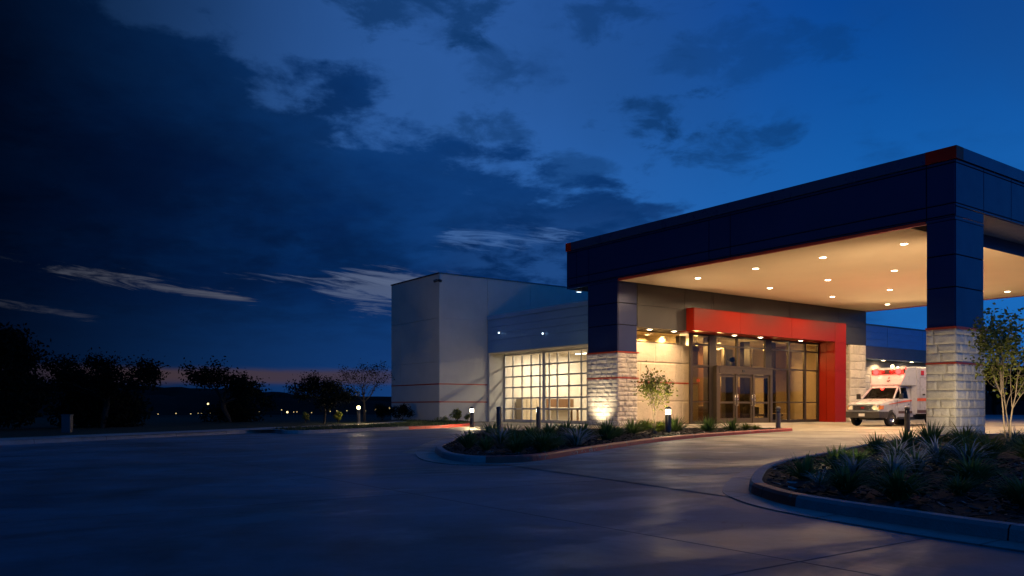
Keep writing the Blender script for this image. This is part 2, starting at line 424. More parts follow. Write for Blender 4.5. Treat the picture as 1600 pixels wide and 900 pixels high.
def tag(o, label=None, cat=None, group=None, kind=None):
    if label: o['label'] = label
    if cat: o['category'] = cat
    if group: o['group'] = group
    if kind: o['kind'] = kind
    return o
def empty(name, loc=(0,0,0), rz=0):
    o = bpy.data.objects.new(name, None); COL.objects.link(o); o.location = loc; o.rotation_euler.z = rz
    o.empty_display_size = .2; return o
def thing(name, label, cat, loc=(0,0,0), rz=0, group=None):
    return tag(empty(name, loc, rz), label, cat, group)
def lamp(name, typ, loc, energy, col=WARM, parent=None, size=.1, rot=(0,0,0), spot=None, blend=.5, size_y=None):
    d = bpy.data.lights.new(name, typ); d.energy = energy; d.color = col
    if typ == 'AREA':
        d.size = size
        if size_y: d.shape = 'RECTANGLE'; d.size_y = size_y
    else: d.shadow_soft_size = size
    if spot: d.spot_size = radians(spot); d.spot_blend = blend
    o = bpy.data.objects.new(name, d); COL.objects.link(o); o.location = loc; o.rotation_euler = rot
    if parent: o.parent = parent
    return o
def copy_tree(o, parent=None):
    c = o.copy(); COL.objects.link(c)
    if parent: c.parent = parent
    for ch in list(o.children): copy_tree(ch, c)
    return c
def aim(v):
    return Vector(v).to_track_quat('-Z', 'Y').to_euler()

def panels(mb, face, plane, us, zs, gap=.042, t=.03):
    """cladding panels with open joints; face '-x': plane is x, us runs along y; face '-y': plane is y, us along x"""
    g = gap/2
    for a, b in zip(us[:-1], us[1:]):
        for z0, z1 in zip(zs[:-1], zs[1:]):
            if face == '-x': mb.box(plane - t, plane, a+g, b-g, z0+g, z1-g)
            else: mb.box(a+g, b-g, plane - t, plane, z0+g, z1-g)
    return mb

def spline(pts, n=6, closed=True):
    out = []; N = len(pts)
    for i in range(N if closed else N-1):
        p = [Vector(pts[(i+k-1) % N] if closed else pts[min(max(i+k-1,0),N-1)]) for k in range(4)]
        for j in range(n):
            t = j/n
            out.append(.5*((2*p[1]) + (p[2]-p[0])*t + (2*p[0]-5*p[1]+4*p[2]-p[3])*t*t + (3*p[1]-p[0]-3*p[2]+p[3])*t**3))
    if not closed: out.append(Vector(pts[-1]))
    return [(q.x, q.y) for q in out]
def area(poly): return .5*sum(a[0]*b[1]-b[0]*a[1] for a, b in zip(poly, poly[1:]+poly[:1]))
def offset(poly, d, closed=True):
    """positive d = towards the left of the walking direction (inside when counter-clockwise)"""
    n = len(poly); out = []
    for i in range(n):
        a = Vector(poly[i-1] if closed or i else poly[0]); c = Vector(poly[(i+1) % n] if closed or i < n-1 else poly[-1])
        t = (c-a).normalized(); out.append((poly[i][0]-t.y*d, poly[i][1]+t.x*d))
    return out
def inside(p, poly):
    r = False; x, y = p
    for (x0,y0),(x1,y1) in zip(poly, poly[1:]+poly[:1]):
        if (y0 > y) != (y1 > y) and x < (x1-x0)*(y-y0)/(y1-y0)+x0: r = not r
    return r
def fill(poly, z, name, m, kind='structure'):
    bm = bmesh.new(); vs_ = [bm.verts.new((x,y,z)) for x,y in poly]; f = bm.faces.new(vs_)
    bmesh.ops.recalc_face_normals(bm, faces=bm.faces)
    if f.normal.z < 0: f.normal_flip()
    bmesh.ops.triangulate(bm, faces=bm.faces)
    me = bpy.data.meshes.new(name); bm.to_mesh(me); bm.free(); me.materials.append(m)
    o = bpy.data.objects.new(name, me); COL.objects.link(o); return tag(o, kind=kind)

def to_plan(px, d):
    """plan position of a sight line: lateral pixel, distance ahead"""
    l = (px-800)/1272*d
    return (d*S36 + l*C36, d*C36 - l*S36)

# ------------------------------------------------------------------ ground, hills
def terrain_z(x, y):
    r = hypot(x, y)
    def sst(a, b, v): v = min(1, max(0, (v-a)/(b-a))); return v*v*(3-2*v)
    return -.06 - 2.6*sst(62, 190, r)
def build_ground():
    m = MB(); rr = [0, 15, 30, 45, 60, 75, 90, 110, 130, 150, 170, 200, 260, 350, 500, 800, 1300, 2200]; n = 96
    for r in rr:
        for k in range(n):
            a = 2*pi*k/n; x, y = r*cos(a), r*sin(a); m.v.append((x, y, terrain_z(x, y)))
    for i in range(len(rr)-1):
        for k in range(n):
            j = (k+1) % n
            m.face(i*n+k, (i+1)*n+k, (i+1)*n+j, i*n+j)
    tag(m.build('ground', MT['terrain'], recalc=False), kind='structure')
    # wooded hills at the horizon
    for R, h0, h1, seed in ((420, 4.0, 5.5, 1.3), (640, 9., 8., 5.1)):
        m = MB(); n = 700
        for k in range(n):
            a = 2*pi*k/n
            h = h0 + h1*max(0, .5+noise.fractal(Vector((cos(a)*3.2, sin(a)*3.2, seed)), .9, 2.1, 3)) + 1.3*noise.fractal(Vector((cos(a)*60, sin(a)*60, seed)), .8, 2.1, 4)
            for r, z in ((R-26, -3.), (R-8, h*.75-1), (R, h), (R+30, h*.6), (R+80, -4.)):
                m.v.append((r*cos(a), r*sin(a), z))
        for k in range(n):
            j = (k+1) % n
            for q in range(4): m.face(k*5+q, k*5+q+1, j*5+q+1, j*5+q)
        tag(m.build('hills', MT['hill'], smooth=True), kind='structure')
build_ground()

LAWN = [(-80,-34.6), (-30,1.6), (1.65,24.56), (9.8,30.4), (10.9,30.2), (10.75,29.0), (11.3,28.5), (12.3,28.75), (13.8,29.6), (16.5,31.0), (19.56,32.6), (22.5,34.9), (25.,38.0), (26.4,40.2), (27.3,41.6), (27.5,43.25)]
LAWN_CLOSED = LAWN + [(26.,43.25), (26.,50), (40,60), (10,75), (-60,60), (-120,10)]
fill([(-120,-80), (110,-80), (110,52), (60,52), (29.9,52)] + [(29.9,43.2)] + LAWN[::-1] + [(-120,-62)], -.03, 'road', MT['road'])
fill(LAWN_CLOSED, .085, 'lawn', MT['lawn'])
DRIVE = [(6.95,4.9), (7.5,8.), (8.0,11.4), (8.3,15.4), (13.6,22.6), (17,26), (20,33.6), (25.2,39), (27.4,43.2), (36,43.2), (36,31.2), (60,31.8), (75,31.8), (75,8), (30,8), (15,7), (8.5,3.6)]
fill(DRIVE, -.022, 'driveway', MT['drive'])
# entrance apron
fill([(29.0,22.6), (31.5,27.0), (31.,31.4), (52.,31.6), (52,29.2), (48,28.4), (40,27.4), (33.5,24.5), (30.2,21.)], -.016, 'entrance_walk', MT['walk'])

def sweep_kerb(name, path, closed, mats, redfn=None, w=.15, h=.13, z0=-.03, gutter=0.):
    """kerb: path is the outer foot line, ccw so the inside lies to the left"""
    prof = [(0, z0), (.012, z0+h-.03), (.035, z0+h), (w, z0+h), (w+.005, z0)]
    # contraction joints every 3 m
    P2 = []; acc = 1.2
    for i in range(len(path)):
        P2.append(path[i])
        if not closed and i == len(path)-1: break
        q = path[(i+1) % len(path)]; d = hypot(q[0]-path[i][0], q[1]-path[i][1])
        if acc + d > 3. and d > .05:
            for e in (-.006, .006): f = .5+e/d; P2.append((path[i][0]+(q[0]-path[i][0])*f, path[i][1]+(q[1]-path[i][1])*f))
            acc = d/2
        else: acc += d
    path = P2
    lines = [offset(path, d, closed) for d, z in prof]
    m = MB(); n = len(path)
    for i in range(n):
        for k, (d, z) in enumerate(prof): m.v.append((*lines[k][i], z))
    for i in range(n if closed else n-1):
        j = (i+1) % n; mid = ((path[i][0]+path[j][0])/2, (path[i][1]+path[j][1])/2)
        m.cur = 1 if redfn and redfn(mid) else 0
        if hypot(path[i][0]-path[j][0], path[i][1]-path[j][1]) < .02: m.cur = 2
        for k in range(4): m.face(i*5+k, j*5+k, j*5+k+1, i*5+k+1)
    if not closed:
        m.cur = 0; m.face(0,1,2,3,4); e = (n-1)*5; m.face(e,e+1,e+2,e+3,e+4)
    o = tag(m.build(name, mats + [MT['navydark']]), kind='structure')
    for p in o.data.polygons: p.use_smooth = False
    if gutter:
        a = offset(path, -gutter, closed); m = MB()
        for i in range(n): m.v += [(*a[i], -.06), (*a[i], -.018), (*path[i], -.014)]
        for i in range(n if closed else n-1):
            j = (i+1) % n; m.face(i*3, j*3, j*3+1, i*3+1); m.face(i*3+1, j*3+1, j*3+2, i*3+2)
        tag(m.build('gutter', MT['walk']), kind='structure')
    return o

LI = spline([(10.58,17.38), (9.3,15.7), (8.45,14.2), (7.84,12.8), (7.80,11.75), (8.82,11.5), (10.94,12.72), (13.63,14.3), (16.6,15.9), (19.86,17.3), (24.76,18.9), (28.1,19.8), (28.7,20.25), (28.2,20.9), (25.4,22.9), (20.4,24.3), (16.2,23.5), (13.3,21.0)], 6)
RI = spline([(8.6,6.63), (7.72,5.98), (7.30,5.52), (6.84,4.76), (6.53,3.64), (6.33,2.53), (6.2,.5), (6.6,-2.5), (9,-4.5), (16,-4), (24,0), (28.2,6), (28.9,10.2), (27.6,12.2), (25,12.5), (20.,11.2), (15.86,9.82), (13.46,8.89), (11.67,8.3), (9.89,7.46)], 6)
def orient(p): return p if area(p) > 0 else p[::-1]
LI, RI = orient(LI), orient(RI)
def red_left(p): return p[1] < 20.7 and p[0] > 7.95 and not (p[0] < 12 and p[1] > 13.4) and p[1] < 12.05 + (p[0]-8.)*.55
def red_right(p): return 6.86 < p[0] < 7.55 and 4.72 < p[1] < 5.85
sweep_kerb('kerb', LI, True, [MT['kerb'], MT['redkerb']], red_left, gutter=.42)
sweep_kerb('kerb', RI, True, [MT['kerb'], MT['redkerb']], red_right, gutter=.30)
LK = spline(LAWN[2:], 4, False)
sweep_kerb('kerb', [LAWN[0], LAWN[1]] + LK, False, [MT['kerb'], MT['redkerb']], lambda p: p[0] > 17.5 or False)
# pavement strip behind the lawn kerb
wl = [(-30,1.6), (1.65,24.56), (9.8,30.4), (20.0,37.8), (24.5,43.0), (25.5,46)]
a, b = offset(wl, .35, False), offset(wl, 1.55, False)
m = MB()
for p, q in zip(a, b): m.v += [(*p, .092), (*q, .092)]
for i in range(len(wl)-1): m.face(2*i, 2*i+2, 2*i+3, 2*i+1)
tag(m.build('sidewalk', MT['walk']), kind='structure')

def soil(name, poly):
    inner = offset(poly, .15); bm = bmesh.new()
    xs = [p[0] for p in inner]; ys = [p[1] for p in inner]
    m = MB(); o = [bm.verts.new((x, y, .075)) for x, y in inner]
    f = bm.faces.new(o); bmesh.ops.triangulate(bm, faces=[f])
    me = bpy.data.meshes.new(name); bm.to_mesh(me); bm.free(); me.materials.append(MT['soil'])
    ob = bpy.data.objects.new(name, me); COL.objects.link(ob); tag(ob, kind='structure')
    # clods and chips lie on it
    return inner
li_in = soil('planting_soil', LI); ri_in = soil('planting_soil', RI)
def chips(name, poly, n, seed, pale, lim=None):
    r = random.Random(seed); m = MB(); xs = [p[0] for p in poly]; ys = [p[1] for p in poly]; k = 0
    while k < n:
        x, y = r.uniform(min(xs), max(xs)), r.uniform(min(ys), max(ys))
        if lim and hypot(x, y) > lim: continue
        if not inside((x, y), poly): continue
        k += 1; L = r.uniform(.02, .07); w = r.uniform(.008, .022); a = r.uniform(0, pi)
        d = Vector((cos(a), sin(a), r.uniform(-.35, .35)))*L; s = Vector((-sin(a), cos(a), r.uniform(-.5, .5)))*w
        c = Vector((x, y, .079 + r.uniform(0, .03)))
        m.cur = 1 if r.random() < pale else 0
        m.add([c-d-s, c+d-s*.6, c+d*.9+s, c-d*.8+s*.7, c+Vector((0,0,-.012))], [(0,1,2,3), (0,1,4), (1,2,4), (2,3,4), (3,0,4)])
    tag(m.build(name, [MT['chip'], MT['palechip']], recalc=False), kind='stuff')
chips('mulch', offset(RI, .2), 9000, 3, .035, 16)
chips('mulch', offset(LI, .2), 7000, 4, .02)
def grass():
    r = random.Random(8); m = MB(); k = 0
    poly = [(10.95,28.9), (11.5,28.75), (13.8,29.9), (16.5,31.3), (19.4,32.9), (22.3,35.1), (24.8,38.2), (26.2,40.5), (27.2,43.1), (25.7,43.2), (25.7,49), (23,42), (20.,38.2), (11.2,31.6)]
    xs = [p[0] for p in poly]; ys = [p[1] for p in poly]
    while k < 9000:
        x, y = r.uniform(min(xs), max(xs)), r.uniform(min(ys), max(ys))
        if not inside((x, y), poly): continue
        k += 1; a = r.uniform(0, 2*pi); h = r.uniform(.05, .13); l = r.uniform(.0, .05); w = .011
        dx, dy = cos(a), sin(a)
        m.add([(x-dy*w, y+dx*w, .08), (x+dy*w, y-dx*w, .08), (x+dx*l, y+dy*l, .08+h)], [(0,1,2)])
    tag(m.build('grass', MT['grass'], recalc=False), kind='stuff')
grass()

# ------------------------------------------------------------------ stone work
def stone_face(mb, face, plane, u0, u1, zs, rng, rough=.03, wmin=.35, wmax=.8, gap=.014, t=.05, ext0=0, ext1=0):
    for z0, z1 in zip(zs[:-1], zs[1:]):
        u = u0; cuts = [u0]
        off = rng.uniform(wmin*.5, wmax)
        u = u0 + off
        while u < u1 - wmin*.6: cuts.append(u); u += rng.uniform(wmin, wmax)
        cuts.append(u1); cuts[0] -= ext0; cuts[-1] += ext1
        for a, b in zip(cuts[:-1], cuts[1:]):
            a2, b2 = a+gap/2, b-gap/2; c0, c1 = z0+gap/2, z1-gap/2
            nu = max(3, int((b2-a2)/.07)); nz = max(3, int((c1-c0)/.06)); o = len(mb.v)
            sd = rng.uniform(0, 100); base = rng.uniform(-.008, .012)
            for i in range(nu+1):
                for j in range(nz+1):
                    U = a2+(b2-a2)*i/nu; Z = c0+(c1-c0)*j/nz
                    e = min(i, nu-i, j, nz-j)
                    dd = t + base + (0 if e == 0 else rough*(.35+1.25*noise.fractal(Vector((U*4.2, Z*5.2, sd)), .8, 2.2, 4))) if e else t*.55
                    mb.v.append((plane-dd, U, Z) if face == '-x' else (U, plane-dd, Z) if face == '-y' else (plane+dd, U, Z))
            for i in range(nu):
                for j in range(nz):
                    q = o+i*(nz+1)+j; mb.face(q, q+1, q+nz+2, q+nz+1)
            ring = [o+i*(nz+1) for i in range(nu+1)] + [o+nu*(nz+1)+j for j in range(1, nz+1)] + [o+i*(nz+1)+nz for i in range(nu-1, -1, -1)] + [o+j for j in range(nz-1, 0, -1)]
            o2 = len(mb.v)
            for q in ring:
                x, y, z = mb.v[q]; mb.v.append((plane, y, z) if face in ('-x', '+x') else (x, plane, z))
            for i in range(len(ring)):
                j = (i+1) % len(ring); mb.face(ring[i], ring[j], o2+j, o2+i)

def courses(z0, z1, hs, rng):
    out = [z0]
    while out[-1] < z1 - .16: out.append(out[-1] + rng.choice(hs))
    out[-1] = z1
    if len(out) > 2 and out[-1]-out[-2] < .1: out.pop(-2)
    return out

def pier(parent, x0, x1, y0, y1, ztop, band, rng, joints, top=7.45, rough=.03, hs=(.22,.27,.30,.34), sides=('-x','-y')):
    """panelled pier on a stone base with red trim"""
    pr = MB(); pr.cur = 1; pr.box(x0+.03, x1, y0+.03, y1, ztop+.07, top); pr.cur = 0
    panels(pr, '-x', x0+.03, [y0, y1], [ztop+.07]+joints+[top], t=.03)
    panels(pr, '-y', y0+.03, [x0+.03, x1], [ztop+.07]+joints+[top], t=.03)
    p = pr.build('pillar', [MT['navy'], MT['navydark']], parent)
    st = MB()
    zs = courses(0-.03, band, hs, rng); zt = courses(band+.055, ztop, hs, rng)
    for z in (zs, zt):
        if '-x' in sides: stone_face(st, '-x', x0, y0, y1, z, rng, rough, ext0=.045)
        if '-y' in sides: stone_face(st, '-y', y0, x0, x1, z, rng, rough, ext0=.045)
        if '+x' in sides: stone_face(st, '+x', x1, y0, y1, z, rng, rough, ext0=.045)
    st.build('stone_cladding', MT['stone'], p, smooth=False)
    MB().box(x0, x1, y0, y1, -.03, ztop).build('mortar_core', MT['mortar'], p)
    MB().box(x0-.085, x1+.085, y0-.085, y1, ztop, ztop+.07).build('red_cap', MT['redtrim'], p)
    MB().box(x0-.075, x1+.075, y0-.075, y1, band, band+.055).build('red_band', MT['redtrim'], p)
    return p

rng = random.Random(11)
# ------------------------------------------------------------------ entrance canopy
XL, YN, YW, XR, ZS, ZT = 28.9, 13.74, 30.56, 51.9, 7.45, 9.97
can = thing('entrance_canopy', 'tall navy drive-through canopy with red trim, glowing cream soffit and stone pillars', 'canopy', (XL, YN, 0))
def rel(o):   # keep world coordinates under a parent that has a location
    o.matrix_parent_inverse = o.parent.matrix_world.inverted() if o.parent else Matrix(); return o
CANOFF = Matrix.Translation((-XL, -YN, 0))
class MBC(MB):
    def build(s, name, mats, parent=None, **k):
        if parent is can: s.xf(CANOFF)
        return MB.build(s, name, mats, parent, **k)
core = MBC(); core.box(XL+.032, XR, 15.4, 34.64, ZS+.012, ZT-.06); core.box(XL+.03, XR-.03, YN+.03, 15.4, 7.93, ZT-.06)
core.box(XL+.03, 30.99, 14.76, 15.4, ZS+.012, 7.93)
core.build('roof_core', MT['navydark'], can)
fa = MBC()
panels(fa, '-x', XL+.03, [YN, 14.74, 23.4, 24.6, 32.8, 33.8, 34.64], [ZS+.10, 7.62, 8.02, 9.42, 9.54])
panels(fa, '-y', YN+.03, [XL+.03, 30.99, 33.2, 36.0, 41.2, 46.5, XR], [7.91, 8.02, 9.42, 9.54])
fa.box(XL+.002, 30.988, YN+.002, 14.75, ZS+.004, ZS+.095); panels(fa, '-y', YN+.03, [XL+.03, 30.99], [ZS+.10, 7.91])
fa.box(XL+.002, XL+.09, 30.58, 34.62, ZS+.004, ZS+.095)
fa.build('fascia', MT['navy'], can)
MBC().box(XL+.005, XL+.12, 14.78, 30.55, ZS-.015, ZS+.095).build('red_trim', MT['redtrim'], can)
cp = MBC(); cp.box(XL-.06, XL+.3, 14.75, 34.2, 9.545, ZT); cp.box(29.353, XR+.06, YN-.06, YN+.3, 9.545, ZT)
cpo = cp.build('coping', MT['coping'], can)
def sub(o, parent):  # child of a part of the canopy: same frame
    o.parent = parent; return o
rc = MBC(); rc.box(XL-.065, XL+.3, YN-.065, 14.747, 9.54, ZT+.004); rc.box(XL+.3, 29.35, YN-.065, YN+.3, 9.54, ZT+.004)
rc.build('red_corner', MT['red'], can)
MBC().box(XL-.065, XL+.3, 34.203, 34.66, 9.54, ZT+.004).build('red_corner', MT['red'], can)
so = MBC(); so.box(XL+.125, XR, 15.4, YW-.01, ZS-.02, ZS+.01)
so.build('soffit', MT['soffit'], can)
MBC().box(31.05, XR, 15.36, 15.397, ZS-.05, 7.92).build('inner_beam', MT['navy'], can)
MBC().box(31.0, XR, YN+.05, 15.35, 7.905, 7.925).build('front_soffit', MT['navy'], can)
MBC().box(XR-.1, XR+.02, 15.4, YW, ZS-.06, ZS+.2).build('red_trim', MT['redtrim'], can)
def pier_c(*a, **k):
    e = pier(None, *a, **k)
    e.parent = can; e.location = (-XL, -YN, 0); return e
pier_c(XL, 30.99, YN, 14.74, 3.67, 2.45, rng, [5.12, 6.24], rough=.016, hs=(.24,.30,.33), sides=('-x','-y','+x'))
pier_c(XL, 30.27, YW, 32.88, 3.75, 2.43, rng, [5.2, 6.32], rough=.042, hs=(.22,.25,.28), sides=('-x','-y'))
pier_c(49.8, XR, YN, 14.74, 3.67, 2.45, rng, [5.12, 6.24], rough=.016, hs=(.24,.30,.33))

# recessed downlights in the soffit: 4 x 4 grid
DLX, DLY = [31.6, 37.4, 43.3, 49.3], [17.0, 20.6, 24.1, 27.6]
rown = ['first line from navy side beam', 'second line from navy side beam', 'third line from navy side beam', 'line along far soffit edge']
coln = ['nearest the front pillar', 'second from the front', 'third from the front', 'nearest the entrance wall']
CANW = 1080
def downlight(x, y, z, label, group, w, spot=140, sz=.10):
    t = thing('downlight', label, 'ceiling light', (x, y, z), 0, group)
    MB().lathe([(.15, -.002), (.19, -.002), (.195, -.012), (.15, -.018), (.135, -.006)], 24).build('trim_ring', MT['soffit'], t)
    MB().lathe([(.001, -.004), (.136, -.004), (.136, -.012), (.07, -.028), (.001, -.032)], 20).build('lens', MT['dl'], t, smooth=True)
    if w: lamp('downlight_lamp', 'SPOT', (0, 0, -.05), w, WARM, t, sz, (0, 0, 0), spot, .45)
    return t
for i, x in enumerate(DLX):
    for j, y in enumerate(DLY):
        downlight(x, y, ZS-.02, f'warm soffit downlight, {rown[i]}, {coln[j]}', 'downlights in the canopy soffit', CANW, 168)
# added fill lights to brighten the soffit, hidden behind pillar, ambulance and plants
UPW = 2000
def added_soffit_flood(x, y, to, w, label, cone=92):
    t = thing('added_soffit_floodlight', label, 'floodlight', (x, y, -.02), 0)
    MB().box(-.22, .22, -.16, .16, 0, .10).build('housing', MT['char'], t, bevel=.015)
    MB().box(-.19, .19, -.13, .13, .10, .108).build('lens', MT['pend'], t)
    lamp('fill_flood_lamp', 'SPOT', (0, 0, .16), w, WARM, t, .15, aim((to[0]-x, to[1]-y, 7.3)), cone, .8)
added_soffit_flood(32.0, 15.6, (35.6, 19.4), UPW*.8, 'added fill floodlight hidden behind the front stone pillar')
added_soffit_flood(49.7, 27.3, (44., 23.), UPW*.8, 'added fill floodlight hidden behind the ambulance')
added_soffit_flood(31.3, 31.1, (35., 25.5), UPW*.35, 'added fill floodlight hidden in the recess beside the rough stone pier', 85)

# ------------------------------------------------------------------ the building
bld = thing('emergency_building', 'single storey stone and cream panel medical building with red entrance surround', 'building')
# cream block
bk = MB(); X0, X1, Y0, Y1, ZB = 25.9, 40., 43.3, 49.6, 9.2
bk.box(X0+.03, X1, Y0+.03, Y1, 0, ZB)
zz = [0.02, 1.27, 2.38, 3.76, 6.46, ZB]
panels(bk, '-x', X0+.03, [Y0, 48.3, Y1], zz, .02); panels(bk, '-y', Y0+.03, [X0+.03, 29.52, 33, 36.5, X1], zz, .02)
bk.build('block_wall', MT['white'], bld)
sr = MB()
for z in (1.27, 2.38): sr.box(X0-.006, X0+.02, Y0-.006, Y1, z-.035, z+.035); sr.box(X0+.02, 29.5, Y0-.006, Y0+.02, z-.035, z+.035)
sr.build('red_stripe', MT['redtrim'], bld)
cpb = MB(); cpb.box(X0-.04, X1, Y0-.04, Y1+.04, ZB, ZB+.07); cpb.build('roof_cap', MT['capm'], bld)
# garage wing
gw = MB(); zs = [4.42, 5.19, 5.60, 6.02, 6.5]
gw.box(29.53, 31.0, 32.95, 43.28, 4.45, 6.5)
panels(gw, '-x', 29.53, [32.9, 43.28], zs, .03, .03)
gw.build('siding_band', MT['siding'], bld)
MB().box(29.46, 40, 32.9, 43.28, 6.505, 6.78).build('roof_edge', MT['siding'], bld)
MB().box(29.5, 30.8, 32.95, 43.27, 4.38, 4.418).build('garage_soffit', MT['white'], bld)
jb = MB(); jb.box(29.52, 30.9, 43.1, 43.27, 0, 4.375); jb.build('garage_jamb', MT['white'], bld)
def garage_door(y0, y1, cols):
    f = MB(); x = 30.72; zt = 4.36
    f.box(x-.05, x+.05, y0, y0+.09, .0, zt); f.box(x-.05, x+.05, y1-.09, y1, .0, zt)
    f.box(x-.048, x+.048, y0+.09, y1-.09, 0.0, .16); f.box(x-.048, x+.048, y0+.09, y1-.09, zt-.12, zt)
    rows = 6; zs_ = [.16 + (zt-.28)*k/rows for k in range(rows+1)]
    for z in zs_[1:-1]: f.box(x-.04, x+.04, y0+.09, y1-.09, z-.045, z+.045)
    for c in cols:
        y = y0+.09+(y1-y0-.18)*c
        for z0, z1 in zip(zs_[:-1], zs_[1:]): f.box(x-.034, x+.034, y-.05, y+.05, z0+.045 if z0 > .2 else z0, z1-.045)
    d = f.build('garage_door', MT['alum'], bld)
    MB().box(x-.006, x+.006, y0+.09, y1-.09, .16, zt-.12).build('pane', MT['gglass'], d)
garage_door(38.98, 43.05, [.07, .30, .54, .79]); garage_door(34.9, 38.9, [.13, .42, .70, .9])
MB().box(30.66, 30.78, 38.9, 38.98, 0, 4.37).build('door_post', MT['alum'], bld)
# garage room
gi = MB(); gi.box(30.8, 38.2, 43.0, 43.09, 0, 4.6); gi.box(38.1, 38.2, 34.5, 43., 0, 4.6); gi.box(30.9, 38.1, 34.5, 34.6, 0, 4.6)
gi.build('garage_wall', MT['gwall'], bld)
MB().box(30.8, 38.2, 34.5, 43.09, 4.6, 4.7).build('garage_ceiling', MT['gwall'], bld)
MB().box(30.78, 38.1, 34.6, 43., -.015, .01).build('garage_floor', MT['infloor'], bld)

# dark panelled wall over the entrance
dw = MB(); dw.box(30.27, XR, YW+.03, 31.9, 5.16, 7.44)
panels(dw, '-y', YW+.03, [30.29, 33.9, 36.15, 36.3, 43.4, 48.6, XR], [5.13, 6.30, 7.42], .02)
dw.build('dark_panel_wall', MT['char'], bld)
# sawn stone wall left of the glass
sw = MB(); r2 = random.Random(5)
sw.box(30.27, 36.5, 31.88, 32.1, 0, 4.5)
for z0, z1 in ((0.0, 1.27), (1.29, 2.28), (2.33, 3.40), (3.42, 4.49)):
    stone_face(sw, '-y', 31.88, 30.3, 36.5, [z0, z1], r2, .007, 1.9, 2.9, .006, .045)
sw.build('stone_wall', MT['sawn'], bld)
MB().box(30.3, 36.5, 31.82, 31.88, 2.275, 2.335).build('red_band', MT['redtrim'], bld)
MB().box(30.29, 35.02, 31.95, 31.97, 4.56, 5.1).build('clerestory_pane', MT['glass'], bld)
cf = MB(); cf.box(30.29, 35.02, 31.9, 32.02, 4.5, 4.56); cf.box(30.29, 35.02, 31.9, 32.02, 5.1, 5.15); cf.build('clerestory_frame', MT['bronze'], bld)

# red entrance surround
PY = 30.0
pt = MB(); pt.box(34.06, 48.57, PY+.03, YW-.002, 5.16, 6.34); pt.box(47.39, 48.57, PY+.03, 31.25, 0.0, 5.16); pt.box(34.06, 48.57, YW-.002, 31.3, 5.118, 5.145)
panels(pt, '-y', PY+.03, [34.03, 37.94, 42.8, 47.36, 48.6], [5.13, 6.37], .018); panels(pt, '-y', PY+.03, [47.36, 48.6], [-.02, 1.6, 3.3, 5.13], .018)
panels(pt, '-x', 47.39, [PY+.03, 30.62, 31.2], [-.02, 3.3, 5.13], .018); panels(pt, '-x', 34.06, [PY+.03, YW], [5.13, 6.37], .018)
pt.box(34.05, 48.6, PY+.0, YW-.003, 6.345, 6.37); pt.box(34.05, 47.36, PY+.03, 31.15, 5.13, 5.155)
pt.build('entrance_surround', MT['red'], bld)

# glazing
gz = MB(); GY = 31.2
def vbar(x0, x1, z0=0., z1=5.12, d=.06): gz.box(x0, x1, GY-d, GY+d, z0, z1)
for x0, x1 in ((35.03,35.22), (36.62,37.25), (39.05,39.17), (41.75,42.35), (44.05,44.22), (45.75,45.95), (47.2,47.36)): vbar(x0, x1)
def hbar(z, h, segs, d=.05):
    for x0, x1 in segs: gz.box(x0, x1, GY-d, GY+d, z-h/2, z+h/2)
ALLS = [(35.22,36.62), (37.25,39.05), (39.17,41.75), (42.35,44.05), (44.22,45.75), (45.95,47.2)]
hbar(5.06, .12, ALLS); hbar(4.5, .09, ALLS); hbar(3.30, .09, [ALLS[0]] + ALLS[3:]); hbar(1.25, .07, [ALLS[0]] + ALLS[3:]); hbar(.08, .16, [ALLS[0]] + ALLS[3:])
vbar(38.05, 38.12, 3.3, 4.45, .04); vbar(40.5, 40.57, 3.3, 4.45, .04)
g = gz.build('entrance_glazing', MT['bronze'], bld)
pn = MB()
for x0, x1 in ALLS: pn.box(x0, x1, GY-.008, GY+.008, 0.16 if x0 < 36 or x0 > 42 else 3.3, 5.0)
pn.build('pane', MT['glass'], g)
# door set, a little proud of the glazing
fr = MB(); DY = 30.98; DZ = 2.86
fr.box(36.95, 37.2, DY-.1, DY+.16, 0, 3.28); fr.box(41.9, 42.12, DY-.1, DY+.16, 0, 3.28); fr.box(37.2, 41.9, DY-.12, DY+.16, DZ+.02, 3.28)
fr.box(38.66, 38.76, DY-.08, DY+.1, 0, DZ+.02); fr.box(40.24, 40.34, DY-.08, DY+.1, 0, DZ+.02)
fr.box(36.93, 42.14, DY-.16, DY+.1, 3.28, 3.34)
fr.build('door_frame', MT['doorfr'], bld)
MB().box(39.2, 39.42, DY-.16, DY-.121, 3.02, 3.14).build('door_sensor', MT['black'], bld)
def entrance_door(x0, x1, hs):
    d = MB(); a, b = x0+.01, x1-.01; w = .13
    d.box(a, a+w, DY-.03, DY+.03, .02, DZ); d.box(b-w, b, DY-.03, DY+.03, .02, DZ)
    d.box(a+w, b-w, DY-.028, DY+.028, .02, .30); d.box(a+w, b-w, DY-.028, DY+.028, DZ-.16, DZ); d.box(a+w, b-w, DY-.028, DY+.028, 1.16, 1.27)
    o = d.build('entrance_door', MT['doorfr'], bld)
    MB().box(a+w, b-w, DY-.006, DY+.006, .3, DZ-.16).build('pane', MT['glass'], o)
    for hx in hs:
        x = a+.07 if hx == 'l' else b-.07
        MB().tube([(x, DY-.03, 1.02), (x, DY-.10, 1.04), (x, DY-.10, 1.68), (x, DY-.03, 1.70)], .024, 8).build('handle', MT['steel'], o, smooth=True)
entrance_door(37.2, 38.66, 'r'); entrance_door(38.76, 40.24, 'lr'); entrance_door(40.34, 41.9, 'l')
